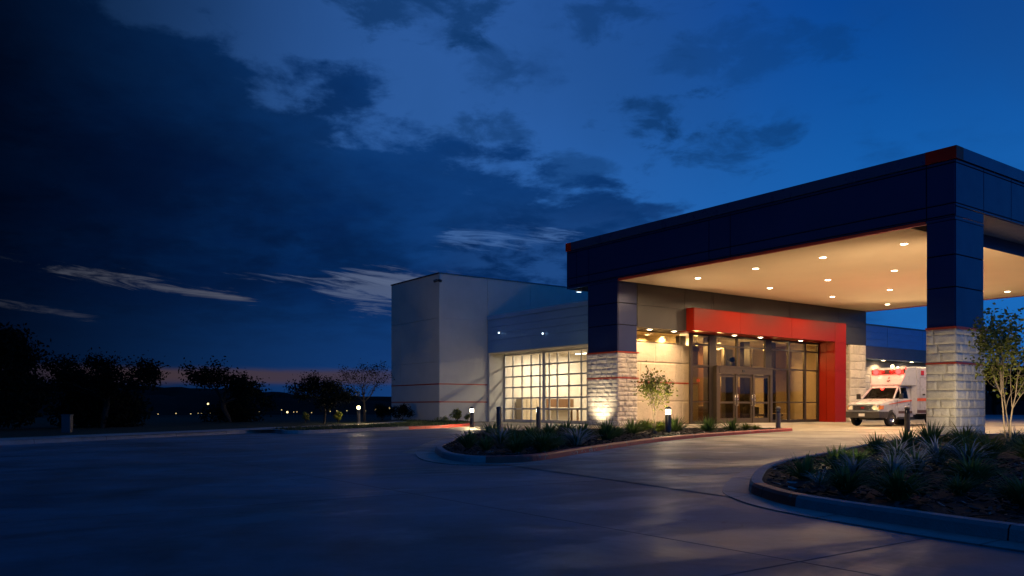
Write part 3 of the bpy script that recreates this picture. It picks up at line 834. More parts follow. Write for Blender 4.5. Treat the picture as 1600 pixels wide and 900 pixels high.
# right stone pier and wing
sp = MB(); r3 = random.Random(21); zs = courses(0, 5.1, (.5,.56,.62), r3)
sp.box(50.0, XR, YW+.05, 31.9, 0, 5.12); stone_face(sp, '-x', 50.0, YW+.05, 31.9, zs, r3, .014, .5, 1.0); stone_face(sp, '-y', YW+.05, 50.0, XR, zs, r3, .014, .6, 1.1, ext0=.04)
sp.build('stone_pier', MT['stone'], bld)
MB().box(48.6, 50., 31.3, 31.9, 0, 5.13).build('stone_infill', MT['sawn'], bld)
wg = MB(); wg.box(XR+.02, 66, 31.95, 40, 4.42, 6.75); panels(wg, '-y', 31.95, [XR+.02, 57, 62, 66], [5.3, 5.8, 6.3, 6.78], .03)
wg.build('wing_siding', MT['siding'], bld)
MB().box(XR+.02, 66.02, 31.86, 31.948, 4.4, 5.28).build('wing_band', MT['band'], bld)
MB().box(XR+.02, 66.04, 31.84, 40, 6.783, 6.86).build('roof_cap', MT['capm'], bld)
ws = MB(); ws.box(XR+.02, 66, 33.2, 33.4, 0, 4.4); stone_face(ws, '-y', 33.2, XR+.05, 66, courses(0, 4.39, (.5,.6), r3), r3, .014, .6, 1.3); ws.box(65.9, 66, 33.4, 40, 0, 4.4)
ws.build('wing_wall', MT['stone'], bld)
# roofs and plain back walls
rf = MB(); rf.box(30.3, XR, 32.0, 40, 5.3, 5.5); rf.box(38.5, XR, 39.9, 40.1, 0, 5.3); rf.box(30.3, XR, 31.95, 32.0, 5.5, 7.4)
rf.build('lobby_roof', MT['band'], bld)
# lobby room
li = MB(); li.box(38.45, 50, 39.7, 39.88, 0, 5.2); li.box(30.32, 38.3, 34.25, 34.4, 0, 5.2); li.box(38.3, 38.45, 34.25, 39.88, 0, 5.2); li.box(30.32, 30.45, 32.2, 34.25, 0, 5.2); li.box(48.7, 48.8, 31.5, 39.7, 0, 5.2)
li.box(43.4, 47.5, 37.6, 37.8, 0, 5.2)
li.build('lobby_wall', MT['inwall'], bld)
MB().box(30.4, 38.4, 31.3, 34.3, 5.18, 5.28).box(38.4, 50, 31.3, 39.9, 5.18, 5.28).build('lobby_ceiling', MT['inceil'], bld)
MB().box(30.4, 38.4, 31.3, 34.3, -.01, .01).box(38.4, 48.7, 31.3, 39.7, -.01, .01).build('lobby_floor', MT['infloor'], bld)
dk = MB(); dk.box(40.1, 41.0, 36.2, 36.9, 0, 5.18); dk.box(42.0, 43.3, 36.8, 37.4, 0, 5.18); dk.box(38.8, 39.3, 38.6, 39.0, 0, 5.18)
dk.build('lobby_column', MT['wood'], bld)

m = MB()
for x0, x1, y in ((36.45, 36.95, 33.2), (38.55, 38.85, 32.9), (41.05, 41.75, 33.6), (43.15, 43.7, 33.8), (45.3, 45.75, 33.3), (46.6, 47.0, 34.4)): m.box(x0, x1, y, y+.35, 0, 5.18 if x0 != 41.05 else 4.6)
m.build('lobby_column', MT['darkint'], bld)
m = MB()
for k in range(26):
    x = 39.0+k*.33; m.box(x, x+.2, 39.55, 39.69, 0, 4.4)
m.build('wood_slats', MT['wood'], bld)
MB().box(43.3, 47.6, 37.45, 37.59, 0, 2.4).build('wall_panel', MT['wood'], bld)
# lobby contents
t = thing('reception_desk', 'long brown reception desk inside the glass entrance doors', 'desk', (40., 35.2, 0))
MB().box(-2.0, 2.0, -.3, .3, 0, 1.0).build('desk_front', MT['wood'], t, bevel=.01); MB().box(-2.1, 2.1, -.4, .45, 1.0, 1.06).build('desk_top', MT['inwall'], t, bevel=.008)
t = thing('potted_plant', 'dark leafy potted plant standing on the vestibule shelf above the doors', 'plant', (39.75, 32.0, 3.36))
MB().lathe([(.10, 0), (.14, .02), (.17, .3), (.15, .3), (.14, .26)], 14).build('pot', MT['darkint'], t, smooth=True)
m = MB(); r = random.Random(2)
for k in range(46):
    a = r.uniform(0, 2*pi); e = r.uniform(.5, 1.4); L = r.uniform(.22, .5); d = Vector((cos(a)*cos(e), sin(a)*cos(e), sin(e)))*L; s = Vector((-sin(a), cos(a), .2))*.05
    b0 = Vector((0, 0, .27)); m.add([b0, b0+d*.6-s, b0+d, b0+d*.6+s], [(0,1,2,3)])
m.build('foliage', MT['leafD'], t, recalc=False)
MB().box(37.3, 41.7, 31.27, 32.6, 3.28, 3.35).build('vestibule_top', MT['bronze'], bld)
def chair(x, y, rz, lab):
    t = thing('lobby_chair', lab, 'chair', (x, y, 0), rz, 'waiting chairs in the lobby')
    MB().box(-.3, .3, -.28, .28, .36, .48).build('seat', MT['fabric'], t, bevel=.02); MB().box(-.3, .3, .22, .32, .48, .95).build('backrest', MT['fabric'], t, bevel=.02)
    for sx in (-.27, .27):
        for sy in (-.25, .25): MB().tube([(sx, sy, 0), (sx, sy, .37)], .018, 6).build('leg', MT['steel'], t)
chair(43.0, 33.4, .3, 'dark waiting chair behind glass beside the wide bronze mullion'); chair(44.8, 34.0, -.2, 'dark waiting chair behind the middle pane right of the doors'); chair(46.3, 33.5, .5, 'dark waiting chair behind the pane next to the red leg')
t = thing('round_table', 'pale round low table among the lobby chairs', 'table', (45.3, 32.6, 0))
MB().lathe([(.02, .5), (.5, .5), (.5, .55), (.02, .55)], 24).build('table_top', MT['inceil'], t); MB().lathe([(.30, 0), (.30, .03), (.05, .06), (.05, .5)], 16).build('pedestal', MT['steel'], t)
def pendant(x, y, z, lab):
    t = thing('pendant_lamp', lab, 'pendant lamp', (x, y, z), 0, 'pendant lamps in the lobby')
    MB().tube([(0,0,.12), (0,0,5.17-z)], .012, 6).build('cord', MT['black'], t)
    MB().lathe([(.05, .14), (.10, .12), (.32, .0), (.30, .0), (.09, .10)], 20).build('lamp_shade', MT['inceil'], t, smooth=True)
    MB().sphere((0,0,.02), .10, 12, 8).build('bulb', MT['pend'], t, smooth=True)
    lamp('pendant_light', 'POINT', (0,0,-.12), 620, (1,.68,.34), t, .1)
pendant(37.9, 33.2, 4.72, 'lit lobby pendant behind the first tall pane over the doors'); pendant(40.6, 33.8, 4.62, 'lit lobby pendant behind the second tall pane over the doors'); pendant(44.3, 32.9, 4.62, 'bright conical lobby pendant right of the entrance doors')
for k, (x, y, lab) in enumerate(((32.6, 33.7, 'recessed light seen through the clerestory over the left end of the stone wall'), (34.3, 33.8, 'recessed light seen through the clerestory over the right end of the stone wall'), (36., 34.2, 'recessed lobby light behind the narrow left pane'), (46.2, 34.5, 'recessed lobby light behind the pane beside the red leg'), (39.3, 37.6, 'recessed lobby light deep behind the entrance doors'), (42.6, 35.4, 'recessed lobby light behind the wide bronze mullion'))):
    downlight(x, y, 5.18, lab, 'recessed lights in the lobby ceiling', 1500, 150)

for x, lab in ((31.7, 'recessed wall washer above the pale stone wall, beside the rough pier'), (33.6, 'recessed wall washer above the pale stone wall, beside the red surround')):
    downlight(x, 31.05, 5.13, lab, 'wall washers over the stone wall', 330, 150)
for x, lab in ((38.2, 'added downlight under the red surround over the left door'), (40.6, 'added downlight under the red surround over the right door'), (44.6, 'added downlight under the red surround over the right hand panes')):  # accent lights added below the surround
    downlight(x, 30.62, 5.115, lab, 'added downlights under the red surround', 260, 150)
# garage contents
for k, (x, y) in enumerate(((32.6, 35.6), (32.6, 40.6), (35.6, 35.6), (35.6, 40.6))):
    t = thing('strip_light', ['fluorescent batten just inside the right garage door', 'fluorescent batten just inside the left garage door', 'fluorescent batten deep behind the right garage door', 'fluorescent batten deep behind the left garage door'][k], 'strip light', (x, y, 4.5), 0, 'fluorescent battens in the garage')
    MB().box(-.12, .12, -1.1, 1.1, .02, .1).build('housing', MT['gwall'], t); MB().box(-.09, .09, -1.05, 1.05, -.03, .02).build('diffuser', MT['tube'], t)
    lamp('strip_lamp', 'AREA', (0, 0, -.06), 270 if y > 38 else 200, (1, .91, .74) if y > 38 else (1, .85, .60), t, .2, (0,0,0), size_y=2.1)
t = thing('work_bench', 'brown wooden bench behind the lower panes of the right garage door', 'bench', (35.0, 42.45, 0), pi/2)
MB().box(-.4, .4, -1.3, 1.3, .82, .9).build('bench_top', MT['wood'], t); MB().box(.3, .36, -1.3, 1.3, .9, 1.5).build('back_panel', MT['wood'], t)
for sx in (-.34, .3):
    for sy in (-1.2, 1.2): MB().box(sx, sx+.08, sy, sy+.08, 0, .82).build('leg', MT['wood'], t)
t = thing('storage_cabinet', 'tan two door cabinet behind the left garage door', 'cabinet', (32.3, 42.6, 0), pi/2)
MB().box(-.3, .3, -.8, .8, .05, 1.5).build('carcass', MT['inwall'], t, bevel=.01)
for s in (-1, 1): MB().box(-.33, -.302, -.4+s*.4-.38, -.4+s*.4+.38+.0, .1, 1.45).build('door', MT['inwall'], t)
t = thing('stretcher', 'stretcher parked in front of the bench behind the right garage door', 'stretcher', (34.2, 41.3, 0), .9)
MB().box(-.35, .35, -1., 1., .78, .92).build('mattress', MT['inceil'], t, bevel=.03)
for sx in (-.3, .3):
    for sy in (-.85, .85): MB().tube([(sx, sy, .05), (sx, sy, .8)], .02, 6).build('leg', MT['steel'], t)

# wall lights, camera
for y, z, lab in ((41.85, 5.62, 'small cool floodlight on siding near the cream block corner'), (37.4, 5.25, 'small cool floodlight on siding above the garage door post')):
    t = thing('wall_light', lab, 'wall light', (29.5, y, z), 0, 'floodlights on the garage siding')
    MB().box(-.10, 0, -.05, .05, -.06, .08).build('housing', MT['alum'], t, bevel=.01)
    MB().sphere((-.11, 0, -.01), .055, 10, 6).build('lens', MT['cool'], t, smooth=True)
t = thing('security_camera', 'dark security camera at the top corner of the cream block', 'camera', (25.87, 43.27, 8.75))
MB().tube([(.02, .02, 0), (-.15, -.15, 0)], .03, 8).build('bracket', MT['black'], t)
for d in ((-1, .25), (.25, -1)):
    v = Vector((d[0], d[1], -.35)).normalized(); c = Vector((-.15, -.15, 0)); MB().tube([c, c+v*.06, c+v*.28, c+v*.30], [.05, .085, .085, .06], 10).build('camera_head', MT['black'], t)
t = thing('roof_floodlight', 'cool floodlight glowing under the far overhang of the canopy', 'floodlight', (29.5, 34.3, 7.44))
MB().box(-.14, .14, -.1, .1, -.12, 0).build('housing', MT['alum'], t, bevel=.01); MB().box(-.12, .12, -.08, .08, -.13, -.121).build('lens', MT['cool'], t)
lamp('roof_flood', 'SPOT', (0, .0, -.16), 60, (.7, .85, 1), t, .1, aim((.6, 1.2, -.8)), 120)
for x, lab in ((53.5, 'soffit downlight over the ambulance roof, right of the dark wall end'), (57.5, 'soffit downlight on the wing, second from the dark wall end'), (61.5, 'soffit downlight on the wing beside the pillar edge')):
    downlight(x, 32.5, 4.4, lab, 'downlights under the wing soffit', 330, 150)

# column uplight
t = thing('ground_uplight', 'small ground spotlight washing the rough stone pier by the garage', 'spotlight', (27.7, 31.6, 0))
MB().lathe([(.07, 0), (.075, .1), (.06, .1), (.05, .08)], 14).build('can', MT['post'], t); MB().lathe([(.001, .085), (.055, .085), (.055, .09), (.001, .09)], 14).build('lens', MT['lens'], t)
lamp('uplight', 'SPOT', (0, 0, .14), 340, (1, .80, .54), t, .04, aim((1.1, .1, 1.0)), 95, 1.)

# ------------------------------------------------------------------ bollards
def bollard(x, y, lit, label, dark=True, w=60):
    t = thing('bollard', label, 'bollard', (x, y, -.02), 0, 'bollards along the drive')
    m_ = MT['post'] if dark else MT['postg']
    MB().lathe([(.10, 0), (.11, .005), (.11, .02), (.10, .03), (.10, .72)], 24).build('post', m_, t, smooth=False)
    MB().lathe([(.088, .72), (.088, .89)], 24).build('lens', MT['lens'] if lit else MT['dlens'], t)
    MB().lathe([(.10, .89), (.104, .895), (.104, .93), (.09, .965), (.05, .985), (.001, .99)], 24).build('cap', m_, t)
    if lit: lamp('bollard_lamp', 'POINT', (0, 0, .79), w, (1, .74, .42), t, .11)
    return t
bollard(21.36, 32.67, True, 'lit bollard by the shrubs in front of the cream block', w=1900)
bollard(17.81, 25.36, False, 'unlit dark bollard in front of the left garage door')
bollard(20.61, 26.52, False, 'unlit dark bollard in front of the garage centre post')
bollard(20.55, 19.26, True, 'lit bollard in the planting bed beside the small tree', w=1100)
bollard(29.43, 21.3, False, 'unlit grey bollard at the end of the red kerb by the doors', False)
bollard(31.18, 16.65, False, 'unlit grey brown bollard in front of the ambulance', False)
t = thing('garden_lamp', 'short lamp post with glowing globe on the grass left of the block', 'lamp', (18.79, 39.7, .08))
MB().lathe([(.13, 0), (.13, .03), (.09, .05), (.085, .72), (.10, .74)], 18).build('post', MT['post'], t); MB().sphere((0, 0, .84), .10, 16, 10).build('globe', MT['lens2'], t, smooth=True)
lamp('globe_lamp', 'POINT', (0, 0, .84), 380, (1, .72, .36), t, .14)

# ------------------------------------------------------------------ lettering on the red kerb
def kerb_text():
    cu = bpy.data.curves.new('kerb_lettering', 'FONT'); cu.body = 'NO  PARKING'; cu.size = .125; cu.space_character = 1.25; cu.extrude = .0005
    o = bpy.data.objects.new('tmp_text', cu); COL.objects.link(o)
    bpy.context.view_layer.update()
    me = bpy.data.meshes.new_from_object(o.evaluated_get(bpy.context.evaluated_depsgraph_get())); bpy.data.objects.remove(o)
    # lay the letters along the kerb foot line
    pts = [p for p in LI if p[1] < 20]; i0 = min(range(len(LI)), key=lambda i: hypot(LI[i][0]-10.6, LI[i][1]-12.5))
    path = []; s = 0; i = i0; L = [LI[i0]]
    while s < 6:
        j = (i+1) % len(LI); s += hypot(LI[j][0]-LI[i][0], LI[j][1]-LI[i][1]); L.append(LI[j]); i = j
    def at(s_):
        for p, q in zip(L[:-1], L[1:]):
            d = hypot(q[0]-p[0], q[1]-p[1])
            if s_ <= d: return p[0]+(q[0]-p[0])*s_/d, p[1]+(q[1]-p[1])*s_/d, (q[0]-p[0])/d, (q[1]-p[1])/d
            s_ -= d
        return q[0], q[1], 1, 0
    for v in me.vertices:
        x, y, tx, ty = at(v.co.x*1.9); oz = .004 + v.co.z
        hz = -.008 + v.co.y*.75
        ins = .012*(hz+.03)/.10
        v.co = (x + ty*(oz-ins), y - tx*(oz-ins), hz)
    me.materials.append(MT['worn'])
    o = bpy.data.objects.new('kerb_lettering', me); COL.objects.link(o)
    tag(o, 'faded stencilled white lettering on the red kerb face', 'lettering')
kerb_text()

# ------------------------------------------------------------------ plants
def clump(kind, seed, h=.5, n=80):
    r = random.Random(seed); m = MB()
    for k in range(n):
        a = r.uniform(0, 2*pi)
        if kind == 'lily': L = h*r.uniform(.7, 1.15); e0 = r.uniform(.75, 1.5); w = .020*h/.5; curl = r.uniform(.3, 1.1)
        elif kind == 'spike': L = h*r.uniform(.65, 1.15); e0 = r.uniform(.35, 1.5); w = .016*h/.5; curl = r.uniform(.05, .55)
        else: L = h*r.uniform(.8, 1.35); e0 = r.uniform(.7, 1.45); w = .014*h/.5; curl = r.uniform(.8, 2.0)
        p = Vector((cos(a), sin(a), 0))*r.uniform(0, .09)*h/.5; e = e0; seg = 5; s = Vector((-sin(a), cos(a), 0))
        o = len(m.v); aa = a
        m.cur = 1 if r.random() < .62 else 0
        for i in range(seg+1):
            f = i/seg; ww = w*(.55+.9*f*(1-f)*2)*(1-f**3) + .0008
            up = Vector((0, 0, ww*.5))
            m.v += [tuple(p - s*ww), tuple(p - up), tuple(p + s*ww)]
            d = Vector((cos(aa)*cos(e), sin(aa)*cos(e), sin(e))); p = p + d*L/seg; e -= curl/seg*(1.3*f+.5); aa += r.uniform(-.08, .08)
            p.z = max(p.z, .01)
        for i in range(seg):
            q = o+i*3; m.face(q, q+1, q+4, q+3); m.face(q+1, q+2, q+5, q+4)
    return m
PROT = {}
def proto(kind, mats, n, h, key):
    PROT[key] = []
    for s in range(4):
        mb = clump(kind, s*7+len(key), h, n); me_o = mb.build('proto', mats, recalc=False, smooth=True)
        PROT[key].append(me_o.data); bpy.data.objects.remove(me_o)
proto('spike', [MT['leafA'], MT['leafB']], 130, .5, 'spike')
proto('lily', [MT['leafA'], MT['leafA']], 90, .5, 'lily')
proto('grass', [MT['leafB'], MT['leafA']], 200, .5, 'grass')
proto('grass', [MT['leafA'], MT['leafV']], 120, .5, 'pale')
proto('grass', [MT['leafB'], MT['leafY']], 190, .5, 'lime')
pr_ = random.Random(77)
NAMES = dict(spike='spiky_plant', lily='lily_plant', grass='grass_clump', pale='variegated_plant', lime='lime_plant')
CATS = dict(spike='spiky plant', lily='leafy plant', grass='grass clump', pale='variegated plant', lime='lime plant')
def plant(key, x, y, s, label, group, z=.075):
    o = bpy.data.objects.new(NAMES[key], pr_.choice(PROT[key])); COL.objects.link(o)
    o.location = (x, y, z); o.rotation_euler = (pr_.uniform(-.06,.06), pr_.uniform(-.06,.06), pr_.uniform(0, 6.28)); o.scale = (s*pr_.uniform(1.05,1.25), s*pr_.uniform(1.05,1.25), s*1.06)
    return tag(o, label, CATS[key], group)
GR, GL = 'plants in the right bed', 'plants in the left bed'
RP = [
 ('spike', 8.72, 5.93, .62, 'lone dark spiky plant closest to the tip of the right bed'),
 ('spike', 10.48, 6.6, .66, 'upright spiky plant just behind the back kerb left of the pale clumps'),
 ('pale', 8.05, 5.29, .36, 'low bluish tuft in front of the first spiky plant by the red kerb'),
 ('grass', 7.65, 4.72, .56, 'wide dark grass clump just behind the start of the bare kerb'),
 ('pale', 9.53, 5.78, .62, 'silvery blue variegated clump left of the pale cluster'),
 ('pale', 9.95, 5.5, .66, 'pale variegated clump in the middle of the right bed cluster'),
 ('spike', 14.68, 8.43, .74, 'spiky green plant in front of the bollard by the ambulance, left of three'),
 ('grass', 7.41, 4.03, .62, 'big dark grass clump near the middle of the bare front kerb'),
 ('spike', 16.05, 8.59, .92, 'spiky green plant right below the grey brown bollard, middle of three'),
 ('spike', 18.73, 9.44, 1.05, 'spiky green plant at the left foot of the stone pillar, right of three'),
 ('lime', 16.98, 7.91, .95, 'yellow green arching clump at the right foot of the stone pillar'),
 ('pale', 12.71, 6.31, .86, 'tall creamy variegated clump below the stone pillar'),
 ('pale', 11.0, 5.75, .72, 'streaky pale clump leaning over the dark grass'),
 ('pale', 12.66, 5.85, .78, 'lavender tinted variegated clump left of the big dark mound'),
 ('grass', 9.58, 4.36, .68, 'big dark rounded mound in the centre right of the bed'),
 ('grass', 8.34, 3.92, .40, 'small flat dark tuft in front of the big rounded mound'),
 ('lime', 14.72, 6.44, .88, 'lime green clump lit in front of the slender tree'),
 ('lime', 14.1, 5.5, .86, 'lime green clump right of the slender tree trunk'),
 ('grass', 7.81, 3.12, .60, 'dark grass clump cut by the picture edge near the kerb'),
 ('pale', 13.0, 7.1, .70, 'pale clump behind the cluster, next to the spiky trio'),
 ('pale', 24.3, 11.2, .72, 'pale spiky plant behind the tree, right of the stone pillar'),
 ('pale', 22.6, 9.3, .72, 'pale spiky plant behind the tree at the picture edge'),
 ('lime', 15.9, 7.3, .80, 'low lime clump between the pillar plants and the tree'),
 ('grass', 11.1, 6.7, .55, 'green tuft half hidden behind the silvery blue clump'),
 ('grass', 16.6, 6.6, .7, 'dark green clump right behind the slender tree trunk'),
]
for k, x, y, s, l in RP: plant(k, x, y, s, l, GR)
LP = [
 ('lily', 9.57, 14.78, .80, 'dark leafy plant at the far left tip of the left bed'),
 ('lily', 9.3, 13.7, .62, 'low dark leafy plant just right of the left tip plant'),
 ('lily', 12.26, 17.82, .95, 'dark leafy plant left of the bollard before the left garage door'),
 ('pale', 11.13, 15.78, .85, 'dull silvery tuft below the first unlit bollard'),
 ('lily', 12.63, 17.45, .85, 'dark leafy plant right of the first unlit bollard'),
 ('grass', 9.2, 12.5, .62, 'rounded dark green clump nearest the red kerb start'),
 ('lily', 13.09, 17.1, .90, 'dark leafy plant left of the second unlit bollard'),
 ('grass', 9.75, 12.45, .85, 'green grass clump leaning over the front kerb left of centre'),
 ('lily', 13.99, 17.5, .92, 'dark leafy plant right of the second unlit bollard'),
 ('grass', 10.6, 13.15, .66, 'low green clump right of the front grass clump'),
 ('pale', 11.84, 14.44, .55, 'small lavender grey tuft near the middle of the red kerb'),
 ('pale', 12.1, 14.15, .95, 'tall silvery green clump above the middle of the red kerb'),
 ('lily', 16.4, 19.7, .98, 'dark leafy plant before the lower right garage panes'),
 ('lily', 14.23, 16.39, .95, 'dark leafy plant left of the bright stone pier foot'),
 ('spike', 14.8, 16.1, 1.12, 'broad spiky green plant in front of the stone pier foot'),
 ('spike', 19.14, 19.51, 1.05, 'spiky plant lit from behind, left of the small tree'),
 ('lime', 22.27, 22.01, .85, 'yellow green clump behind and left of the small tree'),
 ('lime', 22.09, 21.08, .80, 'yellow green clump between the small tree and the lit bollard'),
 ('spike', 21.9, 20.2, 1.12, 'large bright spiky plant right of the lit bollard'),
 ('spike', 22.9, 19.5, 1.10, 'bright spiky plant in front of the first entrance door'),
 ('spike', 24.3, 19.6, .92, 'medium bright spiky plant in front of the middle entrance door'),
 ('lime', 25.1, 19.6, .62, 'small lime tuft right of the medium spiky plant'),
 ('lime', 25.75, 19.65, .44, 'smallest lime tuft near the end of the red kerb'),
 ('lime', 20.9, 20.1, .85, 'lime clump just behind the lit bollard'),
 ('lily', 11.4, 15.0, .75, 'dark leafy plant in the middle of the dark left half bed'),
 ('lily', 10.6, 14.4, .75, 'dark leafy plant behind the front left clumps'),
 ('grass', 11.2, 13.9, .6, 'dark tuft left of the lavender grey tuft'),
 ('lily', 13.3, 15.7, .8, 'dark leafy plant behind the tall silvery clump'),
 ('lily', 16.6, 17.6, .7, 'low dark plant between the broad spiky plant and the small tree'),
]
for k, x, y, s, l in LP: plant(k, x, y, s, l, GL)

def bush(name, label, x, y, z, w, h, n, leaf, m, seed, group=None, stems=True):
    r = random.Random(seed); t = thing(name, label, 'shrub', (x, y, z), 0, group)
    if stems:
        b = MB()
        for k in range(6):
            a = r.uniform(0, 6.28); b.tube([(0,0,0), (cos(a)*w*.2, sin(a)*w*.2, h*.4), (cos(a)*w*.35, sin(a)*w*.35, h*.8)], [.015, .01, .005], 5)
        b.build('stem', MT['barkd'], t)
    q = MB(); lobes = [(r.gauss(0, w*.2), r.gauss(0, w*.2), h*r.uniform(.35, .8), w*r.uniform(.18, .3)) for _ in range(9)]
    for k in range(n):
        lx, ly, lz, lr = r.choice(lobes); d = Vector((r.gauss(0,1), r.gauss(0,1), r.gauss(0,1))).normalized()*lr*r.uniform(.5, 1.15)
        c = Vector((lx, ly, lz)) + Vector((d.x, d.y, d.z*.8)); c.z = max(.03, c.z); u = Vector((r.gauss(0,1), r.gauss(0,1), r.gauss(0,1))).normalized()*leaf; v = u.orthogonal().normalized()*leaf*.5
        q.add([c-u, c+v, c+u, c-v], [(0,1,2,3)])
    q.build('crown', m, t, recalc=False); return t
bush('shrub', 'green lit shrub beside the lit bollard against the cream block', 25.3, 40.3, .06, .75, .85, 900, .05, MT['leafT'], 1)
bush('shrub', 'small lit shrub right of the bollard against the cream block', 27.0, 41.8, .06, .45, .5, 400, .045, MT['leafT'], 2)
bush('shrub', 'low ground plant at the cream block corner', 25.6, 42.4, .06, .8, .25, 300, .05, MT['leafT'], 3)
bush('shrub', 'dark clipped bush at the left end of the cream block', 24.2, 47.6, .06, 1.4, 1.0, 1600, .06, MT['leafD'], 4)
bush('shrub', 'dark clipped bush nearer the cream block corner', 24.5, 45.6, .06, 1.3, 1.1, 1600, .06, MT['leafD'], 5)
bush('shrub', 'small yellow lit shrub on the grass near the globe lamp', 18.0, 40.5, .06, .45, .75, 500, .05, MT['leafY'], 6)
bush('shrub', 'faint yellow shrub behind the trunk of the round tree', 17.2, 43.0, .06, .5, .7, 300, .05, MT['leafY'], 7)

# ------------------------------------------------------------------ trees
def tree(name, label, x, y, h, w, seed, leaves, leaf, lm, bm_, trunk=.3, stems=1, z=0., r0=None, dense=1., spread=.6, group=None, levels=4, low=1):
    r = random.Random(seed); t = thing(name, label, 'tree', (x, y, z), 0, group)
    tr = MB(); tips = []; r0 = r0 or h*.022
    def grow(p, d, L, rad, lev):
        n = 4; pts = [p]; rr = [rad]; dd = d.copy()
        for i in range(n):
            dd = (dd + Vector((r.gauss(0,1), r.gauss(0,1), r.gauss(0,.6)))*.12 + Vector((0,0,.03))).normalized()
            p = p + dd*L/n; pts.append(p); rr.append(rad*(1-.45*(i+1)/n))
        tr.tube(pts, rr, 6 if lev < 2 else 4, False)
        if lev >= levels: tips.append((pts, dd)); return
        if lev >= levels-low: tips.append((pts[2:], dd))
        k = r.choice((2,3,3)) if lev else r.choice((4,5))
        for i in range(k):
            a = r.uniform(0, 2*pi) if lev else 2*pi*(i+r.uniform(-.25,.25))/k
            o = dd.orthogonal().normalized(); o = Matrix.Rotation(a, 3, dd) @ o
            sp_ = spread*r.uniform(.6, 1.3)
            nd = (dd*cos(sp_) + o*sin(sp_)).normalized(); nd.z = nd.z*.92 + .04
            st = pts[r.choice((2,3,4,4))] if lev else pts[r.choice((3,4,4))]
            grow(st, nd, L*r.uniform(.62, .86), rr[-1]*r.uniform(.6,.8), lev+1)
        grow(pts[-1], dd, L*.7, rr[-1]*.8, lev+1)
    for s in range(stems):
        a = 2*pi*s/max(1,stems)+r.uniform(-.4,.4); lean = .0 if stems == 1 else r.uniform(.12, .30)
        grow(Vector((cos(a), sin(a), 0))*(.0 if stems == 1 else .05), Vector((cos(a)*lean, sin(a)*lean, 1)).normalized(), h*trunk, r0*(1 if stems == 1 else .75), 0)
    # fit into the wanted size
    zm = max(v[2] for v in tr.v)
    ends = [p for pts, _ in tips for p in pts]; mx_ = sum(p.x for p in ends)/len(ends); my_ = sum(p.y for p in ends)/len(ends)
    def cen(v): k = min(1.2, max(0, v[2]/(zm*.6))); return (v[0]-mx_*k, v[1]-my_*k, v[2])
    tr.v = [cen(v) for v in tr.v]
    tips = [([Vector(cen(p)) for p in pts], dd) for pts, dd in tips]
    wm = sorted(hypot(v[0], v[1]) for v in tr.v)[int(len(tr.v)*.94)]
    fz, fx = (h-leaf*1.5)/zm, (w/2)/wm
    def fit(v):
        k = min(1., max(0, v[2]/(zm*.25))); f = fx*k + (1-k)*min(1, fx) if fx > 0 else 1
        return Vector((v[0]*f, v[1]*f, v[2]*fz))
    tr.v = [tuple(fit(v)) for v in tr.v]
    tr.build('trunk', bm_, t, smooth=True)
    if leaves:
        q = MB()
        for k in range(leaves):
            pts, dd = r.choice(tips); i = r.randrange(len(pts)-1); f = r.random()
            c = fit(pts[i].lerp(pts[i+1], f)) + Vector((r.gauss(0,1), r.gauss(0,1), r.gauss(0,1)))*leaf*dense
            u = Vector((r.gauss(0,1), r.gauss(0,1), r.gauss(-.3,.7))).normalized(); v = u.orthogonal().normalized(); v = Matrix.Rotation(r.uniform(0, 6.28), 3, u) @ v
            L = leaf*r.uniform(.6, 1.25); n_ = u.cross(v)*L*.18
            q.add([c-u*L*.5, c+v*L*.27-n_*.3, c+u*L*.55-n_, c-v*L*.27-n_*.3], [(0,1,2), (0,2,3)])
        q.build('crown', lm, t, recalc=False)
    return t
tree('small_tree', 'small multi stem tree with golden green leaves in the left bed', 19.71, 19.09, 2.42, 1.32, 4, 1000, .105, MT['leafT'], MT['bark'], .30, 4, .07, .026, .9, .34, levels=3, low=2)
tree('small_tree', 'slender pale barked tree in the right bed beside the pillar', 19.3, 8.0, 3.22, 1.65, 9, 2500, .10, MT['leafT'], MT['barkp'], .30, 3, .07, .034, .9, .45, levels=3, low=2)
def far_tree(label, px, d, top, wpx, seed, leaves, leaf, dense, lm=None, levels=4, trunk=.22, spread=.62, z=.05):
    x, y = to_plan(px, d); h = .95 + (636-top)*d/1272 - z
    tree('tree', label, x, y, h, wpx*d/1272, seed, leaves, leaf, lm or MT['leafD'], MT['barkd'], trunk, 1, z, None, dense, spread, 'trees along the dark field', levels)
far_tree('tall black tree at the left picture edge', -20, 30, 488, 165, 3, 9000, .16, 1.5)
far_tree('wide dark tree left of the orange horizon glow', 160, 34, 545, 165, 14, 9500, .13, 1.3, trunk=.2)
far_tree('dark spreading tree standing in front of the orange horizon glow', 361, 46, 560, 128, 25, 5200, .17, 1.1)
far_tree('round dense tree with a clear trunk left of the globe lamp', 506, 42, 580, 92, 36, 6500, .12, 1.4, trunk=.3)
far_tree('thinly leaved tree with bare branches behind the globe lamp', 570, 47, 556, 92, 47, 900, .11, .8, levels=5, trunk=.25)
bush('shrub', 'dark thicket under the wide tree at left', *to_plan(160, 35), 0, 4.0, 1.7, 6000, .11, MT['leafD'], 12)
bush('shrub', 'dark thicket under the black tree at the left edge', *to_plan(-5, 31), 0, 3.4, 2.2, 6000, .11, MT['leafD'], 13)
bush('shrub', 'dark thicket at the foot of the spreading tree', *to_plan(365, 48), 0, 3.6, 1.15, 3000, .1, MT['leafD'], 14)
